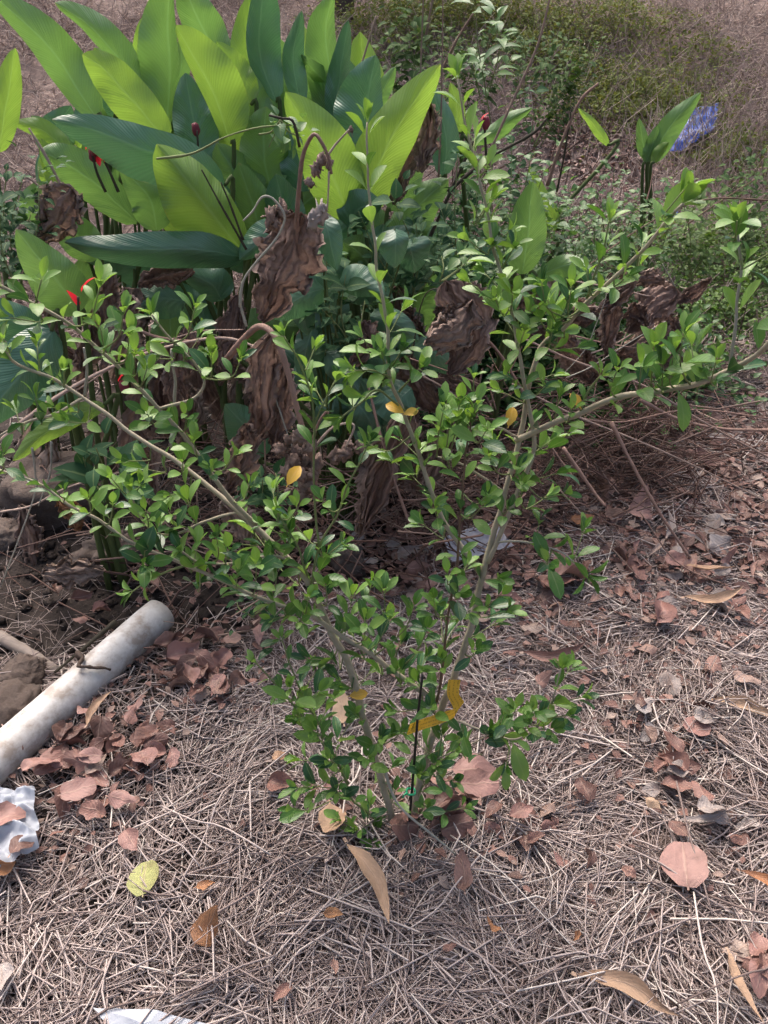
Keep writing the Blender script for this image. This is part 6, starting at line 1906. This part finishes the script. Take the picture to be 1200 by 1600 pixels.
    (795, 1175, 'low_right', 3, 1.4, .05), (830, 1120, 'low_right', 6, 1.05, .3), (800, 1120, 'low_right', 6, 1.0, .3), (850, 1140, 'low_right', 6, 1.05, .1), (870, 1120, 'low_right', 5, .95, .15), (880, 1060, 'low_right', 4, 1.0, .3), (720, 1150, 'low_right', 4, 1.0, .05), (730, 1175, 'low_right2', 4, 1.0, .05),
    (770, 940, 'right', 4, 1.05, .05), (775, 960, 'right', 4, 1.0, .05), (725, 960, 'thin_red', 3, 1.0, .1), (740, 1020, 'right', 3, .95, .1), (855, 880, 'side_right', 3, 1.15, .05), (905, 850, 'side_right', 5, 1.05, .1), (840, 830, 'side_right', 4, 1.0, .1), (700, 905, 'thin_red', 5, .9, .3), (720, 900, 'thin_red', 4, .9, .2),
]
for si, (px, py, br, n, ls, yg) in enumerate(SP):
    if si < 82 and si % 5 in (1, 3) and py < 850:
        continue
    if 440 < px < 600 and 540 < py < 820 and n > 3:
        n = 3
    spur(px, py, br, n, Lm * ls * (1.08 if py > 850 else 0.97), min(1, yg + 0.08))
random.seed(99)


def child_inv(o, parent):
    o.parent = parent
    o.matrix_parent_inverse = (Matrix.Translation(parent.location) if parent.parent is None else Matrix.Translation(Vector((0, 0, 0)))).inverted()


SME = {}
leaves.sort(key=lambda q: -q[4])
rest = {}
big = leaves[:290]
for m, ti, mat, br, _ in big:
    key = (ti, mat)
    if key not in SME:
        v, f, u = SHT[ti]
        SME[key] = mesh_np('leaf', v, f, mat, u)
    o = bpy.data.objects.new('leaf', SME[key])
    COL.objects.link(o)
    par = branch_obj[br]
    o.parent = par
    loc, rot, sca = m.decompose()
    o.location, o.rotation_euler, o.scale = loc, rot.to_euler(), sca
for m, ti, mat, br, _ in leaves[290:]:
    rest.setdefault(mat, []).append((m, ti))
for mat, items in rest.items():
    o = joined('foliage', SHT, items, mat, shrub)
    o['kind'] = 'stuff'
# yellowing leaves
for (px, py, Y, an, L_, br) in [(797, 656, 1.06, 75, .026, 'stub_twig'), (622, 640, 1.08, 150, .026, 'centre'), (638, 645, 1.08, 20, .02, 'centre'), (555, 1086, .99, 10, .028, 'left'), (903, 630, 1.03, 120, .022, 'right_arm'), (455, 748, 1.05, 60, .03, 'mid_shoot2')]:
    p = P(px, py, Y)
    right = Vector((1, 0, 0))
    d = right * math.cos(R(an)) + UP * math.sin(R(an))
    v, f, u = SHT[1]
    key = (1, 'yellow_leaf')
    if key not in SME:
        SME[key] = mesh_np('leaf', v, f, 'yellow_leaf', u)
    o = bpy.data.objects.new('leaf', SME[key])
    COL.objects.link(o)
    o.parent = branch_obj[br]
    m = frame_mat(p - d * L_ * 0.5, d, -FWD + Vector((0, 0, 0.4)), L_ * 1.3, L_ * 1.6)
    loc, rot, sca = m.decompose()
    o.location, o.rotation_euler, o.scale = loc, rot.to_euler(), sca
    o['label'] = 'yellowed shrub leaf'
print('SHRUB LEAVES', len(leaves))

# ------------------------------------------------------------------ stake, tie, ribbon, leaning twig
mb = MB()
mb.tube([P(638, 1300, .94), P(645, 1220, .94), P(652, 1130, .945), P(660, 1055, .95)], 0.0026, 0.0022, 8, 14, 0.05)
st = mb.obj('stake', 'stake', origin=P(638, 1300, .94))
tag(st, 'thin black stake standing among the shrub stems', 'stake')
c = P(642, 1237, .938)
mb = MB()
ring = [c + Vector((math.cos(a) * 0.008, math.sin(a) * 0.008, 0.002 * math.sin(3 * a))) for a in [i * 0.62 for i in range(11)]]
mb.tube(ring, 0.0022, 0.0022, 6, 24)
mb.tube([c + Vector((-.007, -.004, 0)), c + Vector((-.012, -.012, .008)), c + Vector((-.016, -.010, -.006))], 0.0022, 0.0015, 6, 8)
tag(mb.obj('tie', 'green_tie', origin=c), 'green twist tie round the black stake', 'tie')


def strip(pts, wv, width, n=30):
    s = spline(pts, n)
    V, Fc, UV = [], [], []
    for i, p in enumerate(s):
        t = i / (n - 1)
        k_ = t * (len(wv) - 1)
        a = min(int(k_), len(wv) - 2)
        wd = wv[a].lerp(wv[a + 1], k_ - a).normalized()
        for sgn in (-1, -0.33, 0.33, 1):
            V.append(p + wd * width * 0.5 * sgn)
            UV.append((0.5 + sgn * 0.5, t))
    for i in range(n - 1):
        for j in range(3):
            Fc.append((i * 4 + j, i * 4 + j + 1, (i + 1) * 4 + j + 1, (i + 1) * 4 + j))
    return V, Fc, UV


rt = Vector((1, 0, 0))
pts = [P(710, 1062, .965), P(708, 1085, .955), P(716, 1100, .95), P(714, 1112, .945), P(690, 1122, .945), P(665, 1130, .95), P(638, 1140, .955)]
wv = [rt, rt, rt * 0.8 + UP * 0.3, UP * 0.9 + rt * 0.45, UP + rt * 0.25, UP + rt * .2, UP + rt * .3]
V, Fc, UV = strip(pts, wv, 0.021)
o0 = pts[0]
ro = bpy.data.objects.new('ribbon', mesh_np('ribbon', [v - o0 for v in V], np.array(Fc), 'ribbon', UV))
ro.location = o0
COL.objects.link(ro)
tag(ro, 'yellow printed plastic ribbon looped round the right shrub stem', 'ribbon')

cane([(598, 1190, .95), (612, 1238, .93), (632, 1268, .91), (670, 1300, .89), (712, 1335, .875)], 0.0032, 0.0016, 'grey twig leaning down across the shrub base', 'grey_twig', 'leaning_twig', 'twig', None)
cane([(1020, 1278, 1.0), (1060, 1300, .99), (1105, 1325, .98), (1135, 1345, .97)], 0.004, 0.003, 'brown stem lying above the large round pink leaf', 'root', 'brown_twig', 'twig', None)
